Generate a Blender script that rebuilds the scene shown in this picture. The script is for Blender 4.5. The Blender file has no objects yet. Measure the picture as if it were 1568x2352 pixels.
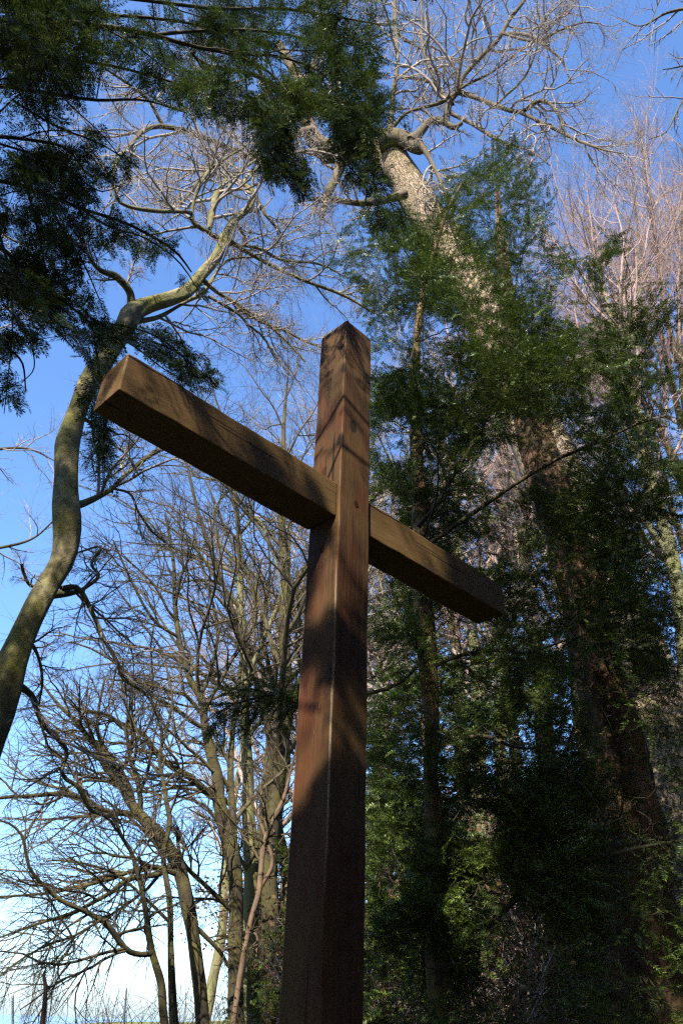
import bpy, math
import numpy as np
from mathutils import Matrix, Vector

# ------------------------------------------------------------------ camera, sky, sun, exposure
SC = bpy.context.scene
COL = SC.collection
W, H = 1568.0, 2352.0            # working pixel grid used to lay out the trunks
F, PITCH, ROLL = 1727.64, 0.597, 0.0354
CAM = np.array([0.0, 0.0, 1.3])
cp, sp, cr, sr = math.cos(PITCH), math.sin(PITCH), math.cos(ROLL), math.sin(ROLL)
c_up = np.array([0, -sp, cp]); c_fw = np.array([0, cp, sp]); c_x = np.array([1.0, 0, 0])
R_IM = cr * c_x + sr * c_up
U_IM = -sr * c_x + cr * c_up
cam_data = bpy.data.cameras.new('camera')
cam = bpy.data.objects.new('camera', cam_data); COL.objects.link(cam)
m = Matrix.Identity(4)
for i in range(3):
    m[i][0] = R_IM[i]; m[i][1] = U_IM[i]; m[i][2] = -c_fw[i]; m[i][3] = CAM[i]
cam.matrix_world = m
cam_data.sensor_fit = 'VERTICAL'; cam_data.sensor_height = 36.0
cam_data.lens = F / H * 36.0
cam_data.clip_start = 0.05; cam_data.clip_end = 20000
cam_data.dof.use_dof = True; cam_data.dof.focus_distance = 3.9; cam_data.dof.aperture_fstop = 8.0
SC.camera = cam
SC.cycles.use_denoising = False
SC.cycles.diffuse_bounces = 2; SC.cycles.glossy_bounces = 1; SC.cycles.transmission_bounces = 1; SC.cycles.max_bounces = 3; SC.cycles.sample_clamp_indirect = 1.0
SC.cycles.pixel_filter_type = 'BLACKMAN_HARRIS'; SC.cycles.filter_width = 1.25

SUN = np.array([-0.25, -0.716, 0.645]); SUN /= np.linalg.norm(SUN)
EL = math.asin(SUN[2]); AZ = math.atan2(SUN[0], SUN[1])
world = bpy.data.worlds.new('World'); SC.world = world; world.use_nodes = True
wn = world.node_tree; wn.nodes.clear()
sky = wn.nodes.new('ShaderNodeTexSky'); sky.sky_type = 'NISHITA'; sky.sun_disc = False
sky.sun_elevation = EL; sky.sun_rotation = AZ % (2 * math.pi)
sky.air_density = 1.0; sky.dust_density = 1.0; sky.ozone_density = 9.0; sky.altitude = 0
bg = wn.nodes.new('ShaderNodeBackground'); bg.inputs['Strength'].default_value = 0.09
wo = wn.nodes.new('ShaderNodeOutputWorld')
wn.links.new(sky.outputs[0], bg.inputs['Color']); wn.links.new(bg.outputs[0], wo.inputs['Surface'])
sd = bpy.data.lights.new('sun', 'SUN'); sd.energy = 5.0; sd.angle = math.radians(0.45); sd.color = (1, 0.90, 0.76)
so = bpy.data.objects.new('sun', sd); COL.objects.link(so)
so.rotation_euler = Vector(SUN).to_track_quat('Z', 'Y').to_euler(); so.location = (-5, -14, 14)
SC.view_settings.view_transform = 'Standard'; SC.view_settings.look = 'None'
SC.view_settings.exposure = 2.24; SC.view_settings.gamma = 1.0; SC.view_settings.use_curve_mapping = False

# ------------------------------------------------------------------ helpers: layout
def rays(xy):
    xy = np.atleast_2d(np.asarray(xy, float))
    a = (xy[:, 0] - W / 2) / F; b = -(xy[:, 1] - H / 2) / F
    return a[:, None] * R_IM + b[:, None] * U_IM + c_fw
def at(xy, Hd):                                     # point at horizontal distance Hd along the sight line
    d = rays(xy); h = np.hypot(d[:, 0], d[:, 1])
    return CAM + d * (np.broadcast_to(np.asarray(Hd, float), h.shape) / h)[:, None]
def proj(P):
    q = P - CAM
    z = q @ c_fw
    z = np.where(z < 1e-3, 1e-3, z)
    return np.stack([W / 2 + F * (q @ R_IM) / z, H / 2 - F * (q @ U_IM) / z], -1)
def catmull(P, n):
    P = np.asarray(P, float)
    if len(P) == 2: return P[0] + (P[1] - P[0]) * np.linspace(0, 1, n)[:, None]
    Q = np.vstack([2 * P[0] - P[1], P, 2 * P[-1] - P[-2]])
    t = np.linspace(0, len(P) - 1, n); i = np.clip(t.astype(int), 0, len(P) - 2); f = (t - i)[:, None]
    a, b, c, d = Q[i], Q[i + 1], Q[i + 2], Q[i + 3]
    return 0.5 * (2 * b + (c - a) * f + (2 * a - 5 * b + 4 * c - d) * f ** 2 + (3 * b - a - 3 * c + d) * f ** 3)
def path(pts, Hd, n=24):                            # pts = (x, y, width) in the working grid -> world polyline + radii
    pts = np.array(pts, float)
    Hd = np.interp(np.linspace(0, 1, len(pts)), np.linspace(0, 1, len(np.atleast_1d(Hd))), np.atleast_1d(Hd))
    P = at(pts[:, :2], Hd)
    dep = (P - CAM) @ c_fw
    rad = pts[:, 2] * dep / F / 2
    A = catmull(np.hstack([P, rad[:, None]]), n)
    return A[:, :3], np.maximum(A[:, 3], 0.0015)
def inpoly(xy, poly):
    x, y = xy[:, 0], xy[:, 1]; poly = np.asarray(poly, float)
    ins = np.zeros(len(x), bool); j = len(poly) - 1
    for i in range(len(poly)):
        xi, yi = poly[i]; xj, yj = poly[j]
        c = ((yi > y) != (yj > y)) & (x < (xj - xi) * (y - yi) / (yj - yi + 1e-12) + xi)
        ins ^= c; j = i
    return ins
def sstep(a, b, x):
    t = np.clip((x - a) / (b - a), 0, 1); return t * t * (3 - 2 * t)
def nrm(v):
    return v / (np.linalg.norm(v, axis=-1, keepdims=True) + 1e-12)

# ------------------------------------------------------------------ helpers: meshes
class Geo:
    def __init__(s): s.v = []; s.q = []; s.a = []; s.m = []; s.n = 0
    def add(s, V, Q, A=None, mat=0):
        V = np.asarray(V, np.float32).reshape(-1, 3); Q = np.asarray(Q, np.int64)
        s.v.append(V); s.q.append((Q + s.n)); s.a.append(V if A is None else np.asarray(A, np.float32).reshape(-1, 3))
        s.m.append(np.full(len(Q), mat)); s.n += len(V)
    def merge(s, o):
        s.v += o.v; s.a += o.a; s.m += o.m; s.q += [q + s.n for q in o.q]; s.n += o.n
    def tube(s, P, R, sides=8, mat=0, lump=0.0, seed=0):
        P = np.asarray(P, float); R = np.asarray(R, float)
        if P.ndim == 2: P = P[None]; R = R[None]
        M, N, _ = P.shape
        if M == 0: return
        T = nrm(np.gradient(P, axis=1))
        ref = np.zeros((M, 1, 3)); mt = np.abs(nrm(P[:, -1] - P[:, 0]))
        k = np.argmin(mt, axis=1); ref[np.arange(M), 0, k] = 1.0
        A = nrm(np.cross(T, ref)); B = np.cross(T, A)
        th = np.arange(sides) * 2 * math.pi / sides
        seg = np.linalg.norm(np.diff(P, axis=1), axis=2); ln = np.concatenate([np.zeros((M, 1)), np.cumsum(seg, 1)], 1)
        RR = R[:, :, None] * np.ones((1, 1, sides))
        if lump:
            g = np.random.default_rng(seed)
            for _ in range(14):
                kk = g.integers(0, 6); f = g.uniform(0.5, 9); ph = g.uniform(0, 6.28)
                RR = RR * (1 + lump * g.uniform(.2, .5) * np.sin(kk * th[None, None] + f * ln[:, :, None] + ph))
        V = P[:, :, None] + RR[..., None] * (np.cos(th)[None, None, :, None] * A[:, :, None] + np.sin(th)[None, None, :, None] * B[:, :, None])
        r0 = R.mean(1)[:, None, None]
        off = (np.arange(M) * 0.37)[:, None, None]
        at_ = np.stack([np.cos(th)[None, None] * r0 + 0 * ln[:, :, None], np.sin(th)[None, None] * r0 + 0 * ln[:, :, None], (ln[:, :, None] + off) + 0 * th[None, None]], -1)
        i = np.arange(M)[:, None, None] * N * sides + np.arange(N - 1)[None, :, None] * sides
        j = np.arange(sides)[None, None]; jn = (j + 1) % sides
        Q = np.stack([i + j, i + jn, i + sides + jn, i + sides + j], -1).reshape(-1, 4)
        s.add(V, Q, at_, mat)
    def build(s, name, mats, parent=None, origin=None, smooth=True):
        V = np.concatenate(s.v); Q = np.concatenate(s.q); A = np.concatenate(s.a); MI = np.concatenate(s.m)
        o = np.zeros(3) if origin is None else np.asarray(origin)
        me = bpy.data.meshes.new(name)
        me.vertices.add(len(V)); me.vertices.foreach_set('co', (V - o.astype(np.float32)).ravel())
        me.loops.add(Q.size); me.loops.foreach_set('vertex_index', Q.ravel().astype(np.int32))
        me.polygons.add(len(Q)); me.polygons.foreach_set('loop_start', (np.arange(len(Q)) * Q.shape[1]).astype(np.int32))
        me.polygons.foreach_set('loop_total', np.full(len(Q), Q.shape[1], np.int32))
        me.polygons.foreach_set('material_index', MI.astype(np.int32))
        me.polygons.foreach_set('use_smooth', np.full(len(Q), smooth))
        at_ = me.attributes.new('bark', 'FLOAT_VECTOR', 'POINT'); at_.data.foreach_set('vector', A.ravel())
        me.update(calc_edges=True); me.validate()
        for mt in (mats if isinstance(mats, (list, tuple)) else [mats]): me.materials.append(mt)
        ob = bpy.data.objects.new(name, me); COL.objects.link(ob)
        if parent is not None: ob.parent = parent
        elif origin is not None: ob.location = o
        return ob
def tag(o, label, cat, group=None):
    o['label'] = label; o['category'] = cat
    if group: o['group'] = group
    return o
def thing(name, loc, label, cat, group=None):
    o = bpy.data.objects.new(name, None); COL.objects.link(o); o.location = tuple(map(float, loc)); o.empty_display_size = 0.3
    return tag(o, label, cat, group)
def structure(o):
    o['kind'] = 'structure'; return o

# branching: children along every parent polyline, all at once
def grow(g, P, R, n, t0=0.2, t1=1.0, lr=0.5, Labs=None, ang=50, npts=5, wig=0.15, up=0.05, rr=0.6, flat=0.0, tip=0.3, fall=0.55, rmax=1e9, bias=(0, 0, 0)):
    P = np.asarray(P); R = np.asarray(R); M, N, _ = P.shape
    idx = np.repeat(np.arange(M), n); K = len(idx)
    kk = np.tile(np.arange(n), M)
    t = t0 + (t1 - t0) * (kk + g.random(K)) / n
    f = np.clip(t, 0, 0.999) * (N - 1); i = f.astype(int); w = (f - i)
    p = P[idx, i] * (1 - w)[:, None] + P[idx, i + 1] * w[:, None]
    rad = R[idx, i] * (1 - w) + R[idx, i + 1] * w
    T = nrm(P[idx, i + 1] - P[idx, i])
    Lp = np.linalg.norm(np.diff(P, axis=1), axis=2).sum(1)[idx]
    rv = nrm(g.normal(size=(K, 3)))
    perp = nrm(rv - (rv * T).sum(1, keepdims=True) * T)
    if flat:
        b = nrm(np.cross(T, [0, 0, 1.0]) + 1e-6) * np.where(kk % 2, 1, -1)[:, None]
        perp = nrm(perp * (1 - flat) + b * flat)
    a = np.radians(ang) * (0.6 + 0.8 * g.random(K))
    d = nrm(T * np.cos(a)[:, None] + perp * np.sin(a)[:, None])
    if Labs is None: L = Lp * lr * (1 - fall * t) * (0.5 + g.random(K))
    else: L = Labs[0] + (Labs[1] - Labs[0]) * g.random(K)
    out = [p]; st = (L / (npts - 1))[:, None]
    for k in range(npts - 1):
        out.append(out[-1] + d * st)
        d = nrm(d + wig * g.normal(size=(K, 3)) + np.array([0, 0, up]) + np.array(bias))
    r0 = np.minimum(np.minimum(rad * rr, L * 0.03), rmax)
    RR = r0[:, None] * np.linspace(1, tip, npts)[None]
    return np.stack(out, 1), RR

def stack(paths, n):                                # list of (P,R) of any length -> arrays
    Ps, Rs = [], []
    for P, R in paths:
        A = catmull(np.hstack([P, R[:, None]]), n); Ps.append(A[:, :3]); Rs.append(np.maximum(A[:, 3], .001))
    return np.array(Ps), np.array(Rs)

# ------------------------------------------------------------------ materials
class NT:
    def __init__(s, name):
        s.m = bpy.data.materials.new(name); s.m.use_nodes = True; s.t = s.m.node_tree; s.t.nodes.clear()
        s.out = s.n('ShaderNodeOutputMaterial'); s.b = s.n('ShaderNodeBsdfPrincipled')
        s.l(s.b.outputs[0], s.out.inputs[0])
    def n(s, k, **kw):
        x = s.t.nodes.new(k)
        for a, b in kw.items(): setattr(x, a, b)
        return x
    def l(s, a, b): s.t.links.new(a, b)
    def set(s, **kw):
        for k, v in kw.items(): s.b.inputs[k.replace('_', ' ')].default_value = v
    def attr(s, name='bark'): return s.n('ShaderNodeAttribute', attribute_name=name).outputs['Vector']
    def geo(s): return s.n('ShaderNodeNewGeometry')
    def mapv(s, v, sc, loc=(0, 0, 0)):
        x = s.n('ShaderNodeMapping'); x.inputs['Scale'].default_value = sc; x.inputs['Location'].default_value = loc; s.l(v, x.inputs['Vector']); return x.outputs[0]
    def noise(s, v, sc, det=6, rough=0.6, dist=0.0):
        x = s.n('ShaderNodeTexNoise'); x.inputs['Scale'].default_value = sc; x.inputs['Detail'].default_value = det
        x.inputs['Roughness'].default_value = rough; x.inputs['Distortion'].default_value = dist
        if v is not None: s.l(v, x.inputs['Vector'])
        return x.outputs['Fac']
    def ramp(s, f, stops):
        x = s.n('ShaderNodeValToRGB'); e = x.color_ramp.elements
        while len(e) < len(stops): e.new(0.5)
        for k, (p, c) in enumerate(stops):
            e[k].position = p; e[k].color = (c if isinstance(c, tuple) else (c, c, c)) + (1,)
        s.l(f, x.inputs[0]); return x.outputs[0]
    def mix(s, f, a, b):
        x = s.n('ShaderNodeMix', data_type='RGBA')
        for sock, v in ((x.inputs[0], f), (x.inputs[6], a), (x.inputs[7], b)):
            if hasattr(v, 'is_output'): s.l(v, sock)
            elif isinstance(v, tuple): sock.default_value = v + (1,)
            else: sock.default_value = v
        return x.outputs[2]
    def math(s, op, a, b=0.0):
        x = s.n('ShaderNodeMath', operation=op)
        for k, v in enumerate((a, b)):
            if hasattr(v, 'is_output'): s.l(v, x.inputs[k])
            else: x.inputs[k].default_value = v
        return x.outputs[0]
    def bump(s, h, st, dist):
        x = s.n('ShaderNodeBump'); x.inputs['Strength'].default_value = st; x.inputs['Distance'].default_value = dist
        s.l(h, x.inputs['Height']); s.l(x.outputs[0], s.b.inputs['Normal'])

def bark_mat(name, dark, light, moss=None, moss_amt=0.5, scale=14.0, stretch=0.25, bump=(0.8, 0.012), rough=0.9, ridged=False, patch=None):
    t = NT(name); v = t.mapv(t.attr(), (1, 1, stretch))
    n1 = t.noise(v, scale, 9, 0.65, 0.4)
    n2 = t.noise(t.attr(), 2.3, 5, 0.6)
    if ridged:
        w = t.n('ShaderNodeTexVoronoi', feature='DISTANCE_TO_EDGE'); w.inputs['Scale'].default_value = scale * 1.5
        dv = t.n('ShaderNodeVectorMath', operation='ADD'); t.l(v, dv.inputs[0])
        nv = t.n('ShaderNodeTexNoise'); nv.inputs['Scale'].default_value = 11; nv.inputs['Detail'].default_value = 5; t.l(t.attr(), nv.inputs['Vector'])
        sc = t.n('ShaderNodeVectorMath', operation='SCALE'); sc.inputs[3].default_value = 0.12; t.l(nv.outputs['Color'], sc.inputs[0])
        t.l(sc.outputs[0], dv.inputs[1]); t.l(dv.outputs[0], w.inputs['Vector'])
        cr_ = t.ramp(w.outputs['Distance'], [(0.0, 0.0), (0.16, 1.0)])
        h = t.math('ADD', t.math('MULTIPLY', cr_, 0.5), t.math('MULTIPLY', n1, 0.75))
        col = t.mix(t.ramp(h, [(0.34, 0.0), (0.82, 1.0)]), dark, light)
    else:
        h = n1; col = t.mix(t.ramp(n1, [(0.3, 0.0), (0.7, 1.0)]), dark, light)
    if patch: col = t.mix(t.ramp(t.noise(v, 5.5, 5, .6), [(0.52, 0.0), (0.6, 1.0)]), col, patch)
    if moss: col = t.mix(t.math('MULTIPLY', t.ramp(n2, [(0.42, 0.0), (0.62, 1.0)]), moss_amt), col, moss)
    t.l(col, t.b.inputs['Base Color']); t.set(Roughness=rough); t.b.inputs['Specular IOR Level'].default_value = 0.25
    t.bump(h, *bump)
    return t.m
def needle_mat(name, a, b, c, rough=0.38, trans=0.12):
    t = NT(name); g = t.geo()
    col = t.ramp(g.outputs['Random Per Island'], [(0.0, a), (0.55, b), (1.0, c)])
    big = t.noise(g.outputs['Position'], 1.7, 3, 0.6)
    col = t.mix(t.ramp(big, [(0.35, 0.0), (0.65, 0.6)]), col, a)
    t.l(col, t.b.inputs['Base Color']); t.set(Roughness=rough); t.b.inputs['Specular IOR Level'].default_value = 0.25
    if trans:
        tr = t.n('ShaderNodeBsdfTranslucent'); t.l(col, tr.inputs[0])
        ms = t.n('ShaderNodeMixShader'); ms.inputs[0].default_value = trans
        t.l(t.b.outputs[0], ms.inputs[1]); t.l(tr.outputs[0], ms.inputs[2]); t.l(ms.outputs[0], t.out.inputs[0])
    return t.m

M_BEECH = bark_mat('smooth_green_bark', (0.016, 0.014, 0.008), (0.115, 0.10, 0.055), (0.085, 0.082, 0.010), 0.8, 11, 0.8, (1.0, 0.022), 0.9, False, (0.115, 0.105, 0.055))
M_OAK = bark_mat('craggy_oak_bark', (0.016, 0.011, 0.007), (0.19, 0.145, 0.10), (0.085, 0.075, 0.018), 0.4, 15, 0.30, (1.0, 0.03), 0.95, True)
M_OAKLIMB = bark_mat('oak_limb_bark', (0.014, 0.010, 0.007), (0.085, 0.065, 0.042), (0.055, 0.052, 0.013), 0.7, 16, 0.3, (0.8, 0.012))
M_YEWBARK = bark_mat('peeling_yew_bark', (0.018, 0.011, 0.007), (0.09, 0.05, 0.03), (0.065, 0.065, 0.011), 0.75, 15, 0.14, (1.0, 0.02), 0.9, False, (0.17, 0.095, 0.055))
M_BIGYEW = bark_mat('fluted_red_yew_bark', (0.012, 0.007, 0.005), (0.085, 0.045, 0.027), (0.05, 0.042, 0.01), 0.4, 17, 0.07, (1.0, 0.03), 0.95, False, (0.13, 0.07, 0.042))
M_YEWTWIG = bark_mat('yew_twig_bark', (0.012, 0.009, 0.006), (0.04, 0.03, 0.018), (0.04, 0.04, 0.01), 0.5, 20, 0.2, (0.5, 0.005))
M_BG = bark_mat('mossy_grey_bark', (0.005, 0.004, 0.003), (0.034, 0.026, 0.014), (0.045, 0.042, 0.008), 0.75, 8, 0.3, (0.7, 0.015))
M_PALE = bark_mat('pale_green_bark', (0.045, 0.045, 0.022), (0.11, 0.105, 0.055), (0.07, 0.072, 0.02), 0.7, 7, 0.3, (0.4, 0.01))
M_RED = bark_mat('ruddy_bark', (0.03, 0.019, 0.012), (0.10, 0.068, 0.044), None, 0, 12, 0.3, (0.6, 0.01))
M_TWIG = bark_mat('twig_bark', (0.05, 0.04, 0.033), (0.30, 0.26, 0.235), (0.1, 0.085, 0.04), 0.3, 30, 0.3, (0.2, 0.003))
M_TWIGDARK = bark_mat('olive_twig_bark', (0.012, 0.009, 0.006), (0.075, 0.058, 0.036), (0.05, 0.046, 0.012), 0.5, 30, 0.3, (0.2, 0.003))
M_TWIGPINK = bark_mat('pinkish_twig_bark', (0.11, 0.075, 0.065), (0.25, 0.185, 0.16), None, 0, 30, 0.3, (0.2, 0.003))
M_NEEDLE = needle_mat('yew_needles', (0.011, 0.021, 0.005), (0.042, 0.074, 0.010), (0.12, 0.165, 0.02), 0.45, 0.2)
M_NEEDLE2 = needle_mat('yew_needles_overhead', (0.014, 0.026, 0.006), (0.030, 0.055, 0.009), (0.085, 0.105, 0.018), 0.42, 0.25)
M_BROWNLEAF = needle_mat('dead_beech_leaves', (0.06, 0.03, 0.012), (0.13, 0.068, 0.03), (0.22, 0.13, 0.06), 0.7, 0.2)

def wood_mat(name, axis, worn=0.0, olive=0.5, tone=0.9):
    t = NT(name); tc = t.n('ShaderNodeTexCoord').outputs['Object']
    s = [1, 1, 1]; s[axis] = 0.06
    v = t.mapv(tc, tuple(s))
    n1 = t.noise(v, 42, 8, 0.65, 0.5); n2 = t.noise(v, 190, 4, 0.7); n3 = t.noise(t.mapv(tc, (1, 1, .45) if axis == 2 else (.45, 1, 1)), 3.2, 5, .62)
    col = t.ramp(n1, [(0.24, (0.010, 0.004, 0.0018)), (0.5, (0.036, 0.0155, 0.0056)), (0.78, (0.090, 0.043, 0.016))])
    col = t.mix(t.ramp(n3, [(0.5 - .3 * olive, 0.0), (0.78 - .3 * olive, 0.92)]), col, (0.080, 0.049, 0.0175))
    v3 = t.mapv(tc, tuple(1.0 if k != axis else 0.35 for k in range(3)), (3, 7, 1))
    col = t.mix(t.ramp(t.noise(v3, 5, 4, .6), [(0.40 + .2 * olive, 0.0), (0.60 + .2 * olive, 0.8)]), col, (0.062, 0.018, 0.007))
    # drying checks and knots
    s3 = [1, 1, 1]; s3[axis] = 0.028
    ck = t.ramp(t.noise(t.mapv(tc, tuple(s3), (1, 9, 4)), 34, 3, 0.5, 0.3), [(0.30, 1.0), (0.345, 0.0)])
    kv = t.n('ShaderNodeTexVoronoi'); kv.inputs['Scale'].default_value = 3.1
    t.l(t.mapv(tc, tuple(1.0 if k != axis else 0.6 for k in range(3)), (.4, .2, .7)), kv.inputs['Vector'])
    kd = t.math('ADD', kv.outputs['Distance'], t.math('MULTIPLY', n1, 0.05))
    knot = t.ramp(kd, [(0.085, 1.0), (0.13, 0.0)])
    dk = t.math('MAXIMUM', t.math('MULTIPLY', ck, 0.85), t.math('MULTIPLY', knot, 0.8))
    col = t.mix(dk, col, (0.006, 0.0035, 0.002))
    # short pale flecks where the glaze has weathered off along the grain
    s2 = [1, 1, 1]; s2[axis] = 0.14
    fl = t.ramp(t.noise(t.mapv(tc, tuple(s2), (5, 1, 2)), 120, 2, 0.5), [(0.68, 0.0), (0.76, 1.0)])
    col = t.mix(t.math('MULTIPLY', fl, 0.6), col, (0.14, 0.105, 0.075))
    sz = t.n('ShaderNodeSeparateXYZ'); t.l(tc, sz.inputs[0])
    if axis == 2:                                   # pale run-off marks low on the post, where the glaze has been scraped
        low = t.ramp(t.math('MULTIPLY', sz.outputs[2], -1.0), [(0.50, 0.0), (0.72, 1.0)])
        dr = t.ramp(t.noise(t.mapv(tc, (1, 1, .05), (2, 2, 2)), 26, 3, .5, .6), [(0.56, 0.0), (0.62, 1.0)])
        col = t.mix(t.math('MULTIPLY', t.math('MULTIPLY', low, dr), 0.55), col, (0.075, 0.038, 0.022))
    if worn:
        wv = t.math('MULTIPLY', t.ramp(t.noise(v, 60, 6, 0.7), [(0.42, 0.0), (0.66, 1.0)]), t.ramp(t.noise(tc, 3.4, 4, .75), [(0.49, 0.0), (0.60, 1.0)]))
        if axis == 2:
            band = t.ramp(t.math('ADD', t.math('MULTIPLY', sz.outputs[2], .5), .5), [(0.26, 0.0), (0.38, 1.0), (0.86, 1.0), (0.98, 0.0)])
            wv = t.math('MAXIMUM', t.math('MULTIPLY', wv, 0.6), t.math('MULTIPLY', band, t.ramp(t.noise(v, 48, 6, 0.75), [(0.40, 0.0), (0.55, 1.0)])))
        col = t.mix(t.math('MULTIPLY', wv, worn), col, (0.22, 0.17, 0.13))
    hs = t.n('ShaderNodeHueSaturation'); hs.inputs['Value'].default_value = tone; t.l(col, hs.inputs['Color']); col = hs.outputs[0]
    t.l(col, t.b.inputs['Base Color']); t.set(Roughness=0.72); t.b.inputs['Specular IOR Level'].default_value = 0.10
    t.bump(t.math('SUBTRACT', t.math('ADD', t.math('MULTIPLY', n1, 0.7), t.math('MULTIPLY', n2, 0.4)), t.math('MULTIPLY', dk, 0.8)), 1.0, 0.005)
    return t.m
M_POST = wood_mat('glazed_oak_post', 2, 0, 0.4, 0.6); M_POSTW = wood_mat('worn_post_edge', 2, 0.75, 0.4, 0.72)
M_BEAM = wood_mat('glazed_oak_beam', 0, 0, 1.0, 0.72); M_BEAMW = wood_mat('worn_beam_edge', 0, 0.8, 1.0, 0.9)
t = NT('dark_knot_wood'); t.l(t.mix(t.noise(t.n('ShaderNodeTexCoord').outputs['Object'], 90, 4), (0.008, 0.005, 0.003), (0.025, 0.013, 0.007)), t.b.inputs['Base Color']); t.set(Roughness=0.95); t.b.inputs['Specular IOR Level'].default_value = 0.0; M_KNOT = t.m

def soil_mat():
    t = NT('woodland_floor'); p = t.geo().outputs['Position']
    lf = t.n('ShaderNodeTexVoronoi'); lf.inputs['Scale'].default_value = 16; t.l(p, lf.inputs['Vector'])
    lc = t.ramp(t.noise(lf.outputs['Color'], 3.1, 1), [(0.3, (0.03, 0.016, 0.008)), (0.5, (0.07, 0.04, 0.02)), (0.7, (0.13, 0.083, 0.046))])
    big = t.noise(p, 0.35, 5, .6)
    col = t.mix(t.ramp(big, [(0.52, 0.0), (0.64, 0.8)]), lc, (0.04, 0.045, 0.012))
    sx = t.n('ShaderNodeSeparateXYZ'); t.l(p, sx.inputs[0])
    gx = t.ramp(t.math('ADD', t.math('MULTIPLY', sx.outputs[0], -0.1), t.math('MULTIPLY', big, 0.3)), [(0.22, 0.0), (0.34, 1.0)])
    col = t.mix(gx, col, t.ramp(t.noise(p, 3, 6, .7), [(0.3, (0.05, 0.06, 0.012)), (0.7, (0.14, 0.14, 0.035))]))
    t.l(col, t.b.inputs['Base Color']); t.set(Roughness=0.95)
    t.bump(t.math('ADD', lf.outputs['Distance'], big), 0.8, 0.06); return t.m
def haze_mat():
    t = NT('far_haze'); t.set(Base_Color=(0.10, 0.17, 0.26, 1), Roughness=0.28)
    t.bump(t.noise(t.geo().outputs['Position'], 0.05, 6, .6), 0.3, 1.0); return t.m
M_SOIL, M_HAZE = soil_mat(), haze_mat()
t = NT('white_post_paint'); t.l(t.mix(t.noise(t.n('ShaderNodeTexCoord').outputs['Object'], 20), (0.5, 0.48, 0.45), (0.7, 0.69, 0.66)), t.b.inputs['Base Color']); t.set(Roughness=0.6); M_WHITE = t.m

# ------------------------------------------------------------------ the ground
def tz(x, y):
    d = np.hypot(x, y)
    base = 1.12 * sstep(5, 17, y) * sstep(-14, -5, x)
    bank = 9.0 * sstep(7, 34, y * 0.8 + x * 0.5) * sstep(-3.5, 7, x)
    fall = -30 * sstep(26, 75, -x + 0.15 * y) - 30 * sstep(40, 95, y - x * 0.6)
    return base + bank + fall + 0.10 * np.sin(x * .7 + 1) * np.sin(y * .5)
def grid(x0, x1, y0, y1, nx, ny, fn):
    X, Y = np.meshgrid(np.linspace(x0, x1, nx), np.linspace(y0, y1, ny))
    V = np.stack([X, Y, fn(X, Y)], -1).reshape(-1, 3)
    i = (np.arange(ny - 1)[:, None] * nx + np.arange(nx - 1)[None]).ravel()
    return V, np.stack([i, i + 1, i + nx + 1, i + nx], -1)
g_ = Geo(); g_.add(*grid(-110, 110, -60, 130, 160, 150, tz)); structure(g_.build('ground', M_SOIL))
g_ = Geo(); g_.add(*grid(-9000, 9000, -9000, 9000, 3, 3, lambda x, y: 0 * x - 22)); structure(g_.build('haze_sheet', M_HAZE))  # blue sheet added to stand in for the haze at the horizon

# ------------------------------------------------------------------ the cross
YAW = 0.7726; SEC_W, SEC_D = 0.22, 0.216
u_ = np.array([math.cos(YAW), math.sin(YAW), 0]); n_ = np.array([math.sin(YAW), -math.cos(YAW), 0])
corner = np.array([-0.0118, 3.1158, 0.0])
cross_root = thing('wooden_cross', corner + u_ * SEC_W / 2 - n_ * SEC_D / 2, 'tall brown timber cross with dappled light, standing in the foreground between the trees', 'cross')
cross_root.rotation_euler = (0, 0, YAW)             # local x = beam direction, local -y = front
import bmesh
def timber(name, size, mats, bev, parent, loc, worn):
    bm = bmesh.new(); bmesh.ops.create_cube(bm, size=1)
    bmesh.ops.scale(bm, vec=size, verts=bm.verts)
    r = bmesh.ops.bevel(bm, geom=list(bm.edges), offset=bev, segments=2, profile=0.6, affect='EDGES')
    ax = int(np.argmax(size))
    # cut lengthwise so the arris can waver a little like hand-planed oak
    for k in range(1, 40):
        co = [0, 0, 0]; no = [0, 0, 0]; no[ax] = 1; co[ax] = -size[ax] / 2 + size[ax] * k / 40
        bmesh.ops.bisect_plane(bm, geom=list(bm.verts) + list(bm.edges) + list(bm.faces), plane_co=co, plane_no=no)
    rng = np.random.default_rng(int(size[ax] * 100))
    ph = rng.uniform(0, 6.28, 8)
    for v in bm.verts:
        s = v.co[ax]
        for k in range(3):
            if k != ax: v.co[k] += 0.0016 * math.sin(s * 9 + ph[k]) * math.copysign(1, v.co[k]) + 0.0008 * math.sin(s * 31 + ph[k + 3])
    for f in bm.faces:
        n = f.normal; f.smooth = False
        if sorted(abs(c) for c in n)[2] < 0.985 and worn(n, f.calc_center_median()): f.material_index = 1
    me = bpy.data.meshes.new(name); bm.to_mesh(me); bm.free()
    for mt in mats: me.materials.append(mt)
    o = bpy.data.objects.new(name, me); COL.objects.link(o); o.parent = parent; o.location = loc
    return o
POST_H = 3.527 + 1.3; BZ = 2.1017 + 1.3; BH = 0.205; BD = 0.2054; REC = 0.0188
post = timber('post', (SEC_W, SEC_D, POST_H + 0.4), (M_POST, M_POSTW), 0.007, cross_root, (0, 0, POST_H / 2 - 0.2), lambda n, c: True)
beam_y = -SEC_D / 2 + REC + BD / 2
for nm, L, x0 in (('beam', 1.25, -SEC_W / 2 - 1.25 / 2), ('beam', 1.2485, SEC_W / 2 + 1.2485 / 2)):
    timber(nm, (L - 0.004, BD, BH), (M_BEAM, M_BEAMW), 0.007, cross_root, (x0, beam_y, BZ + BH / 2), lambda n, c, L=L: abs(abs(c.x) - L / 2) < 0.03)
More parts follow.
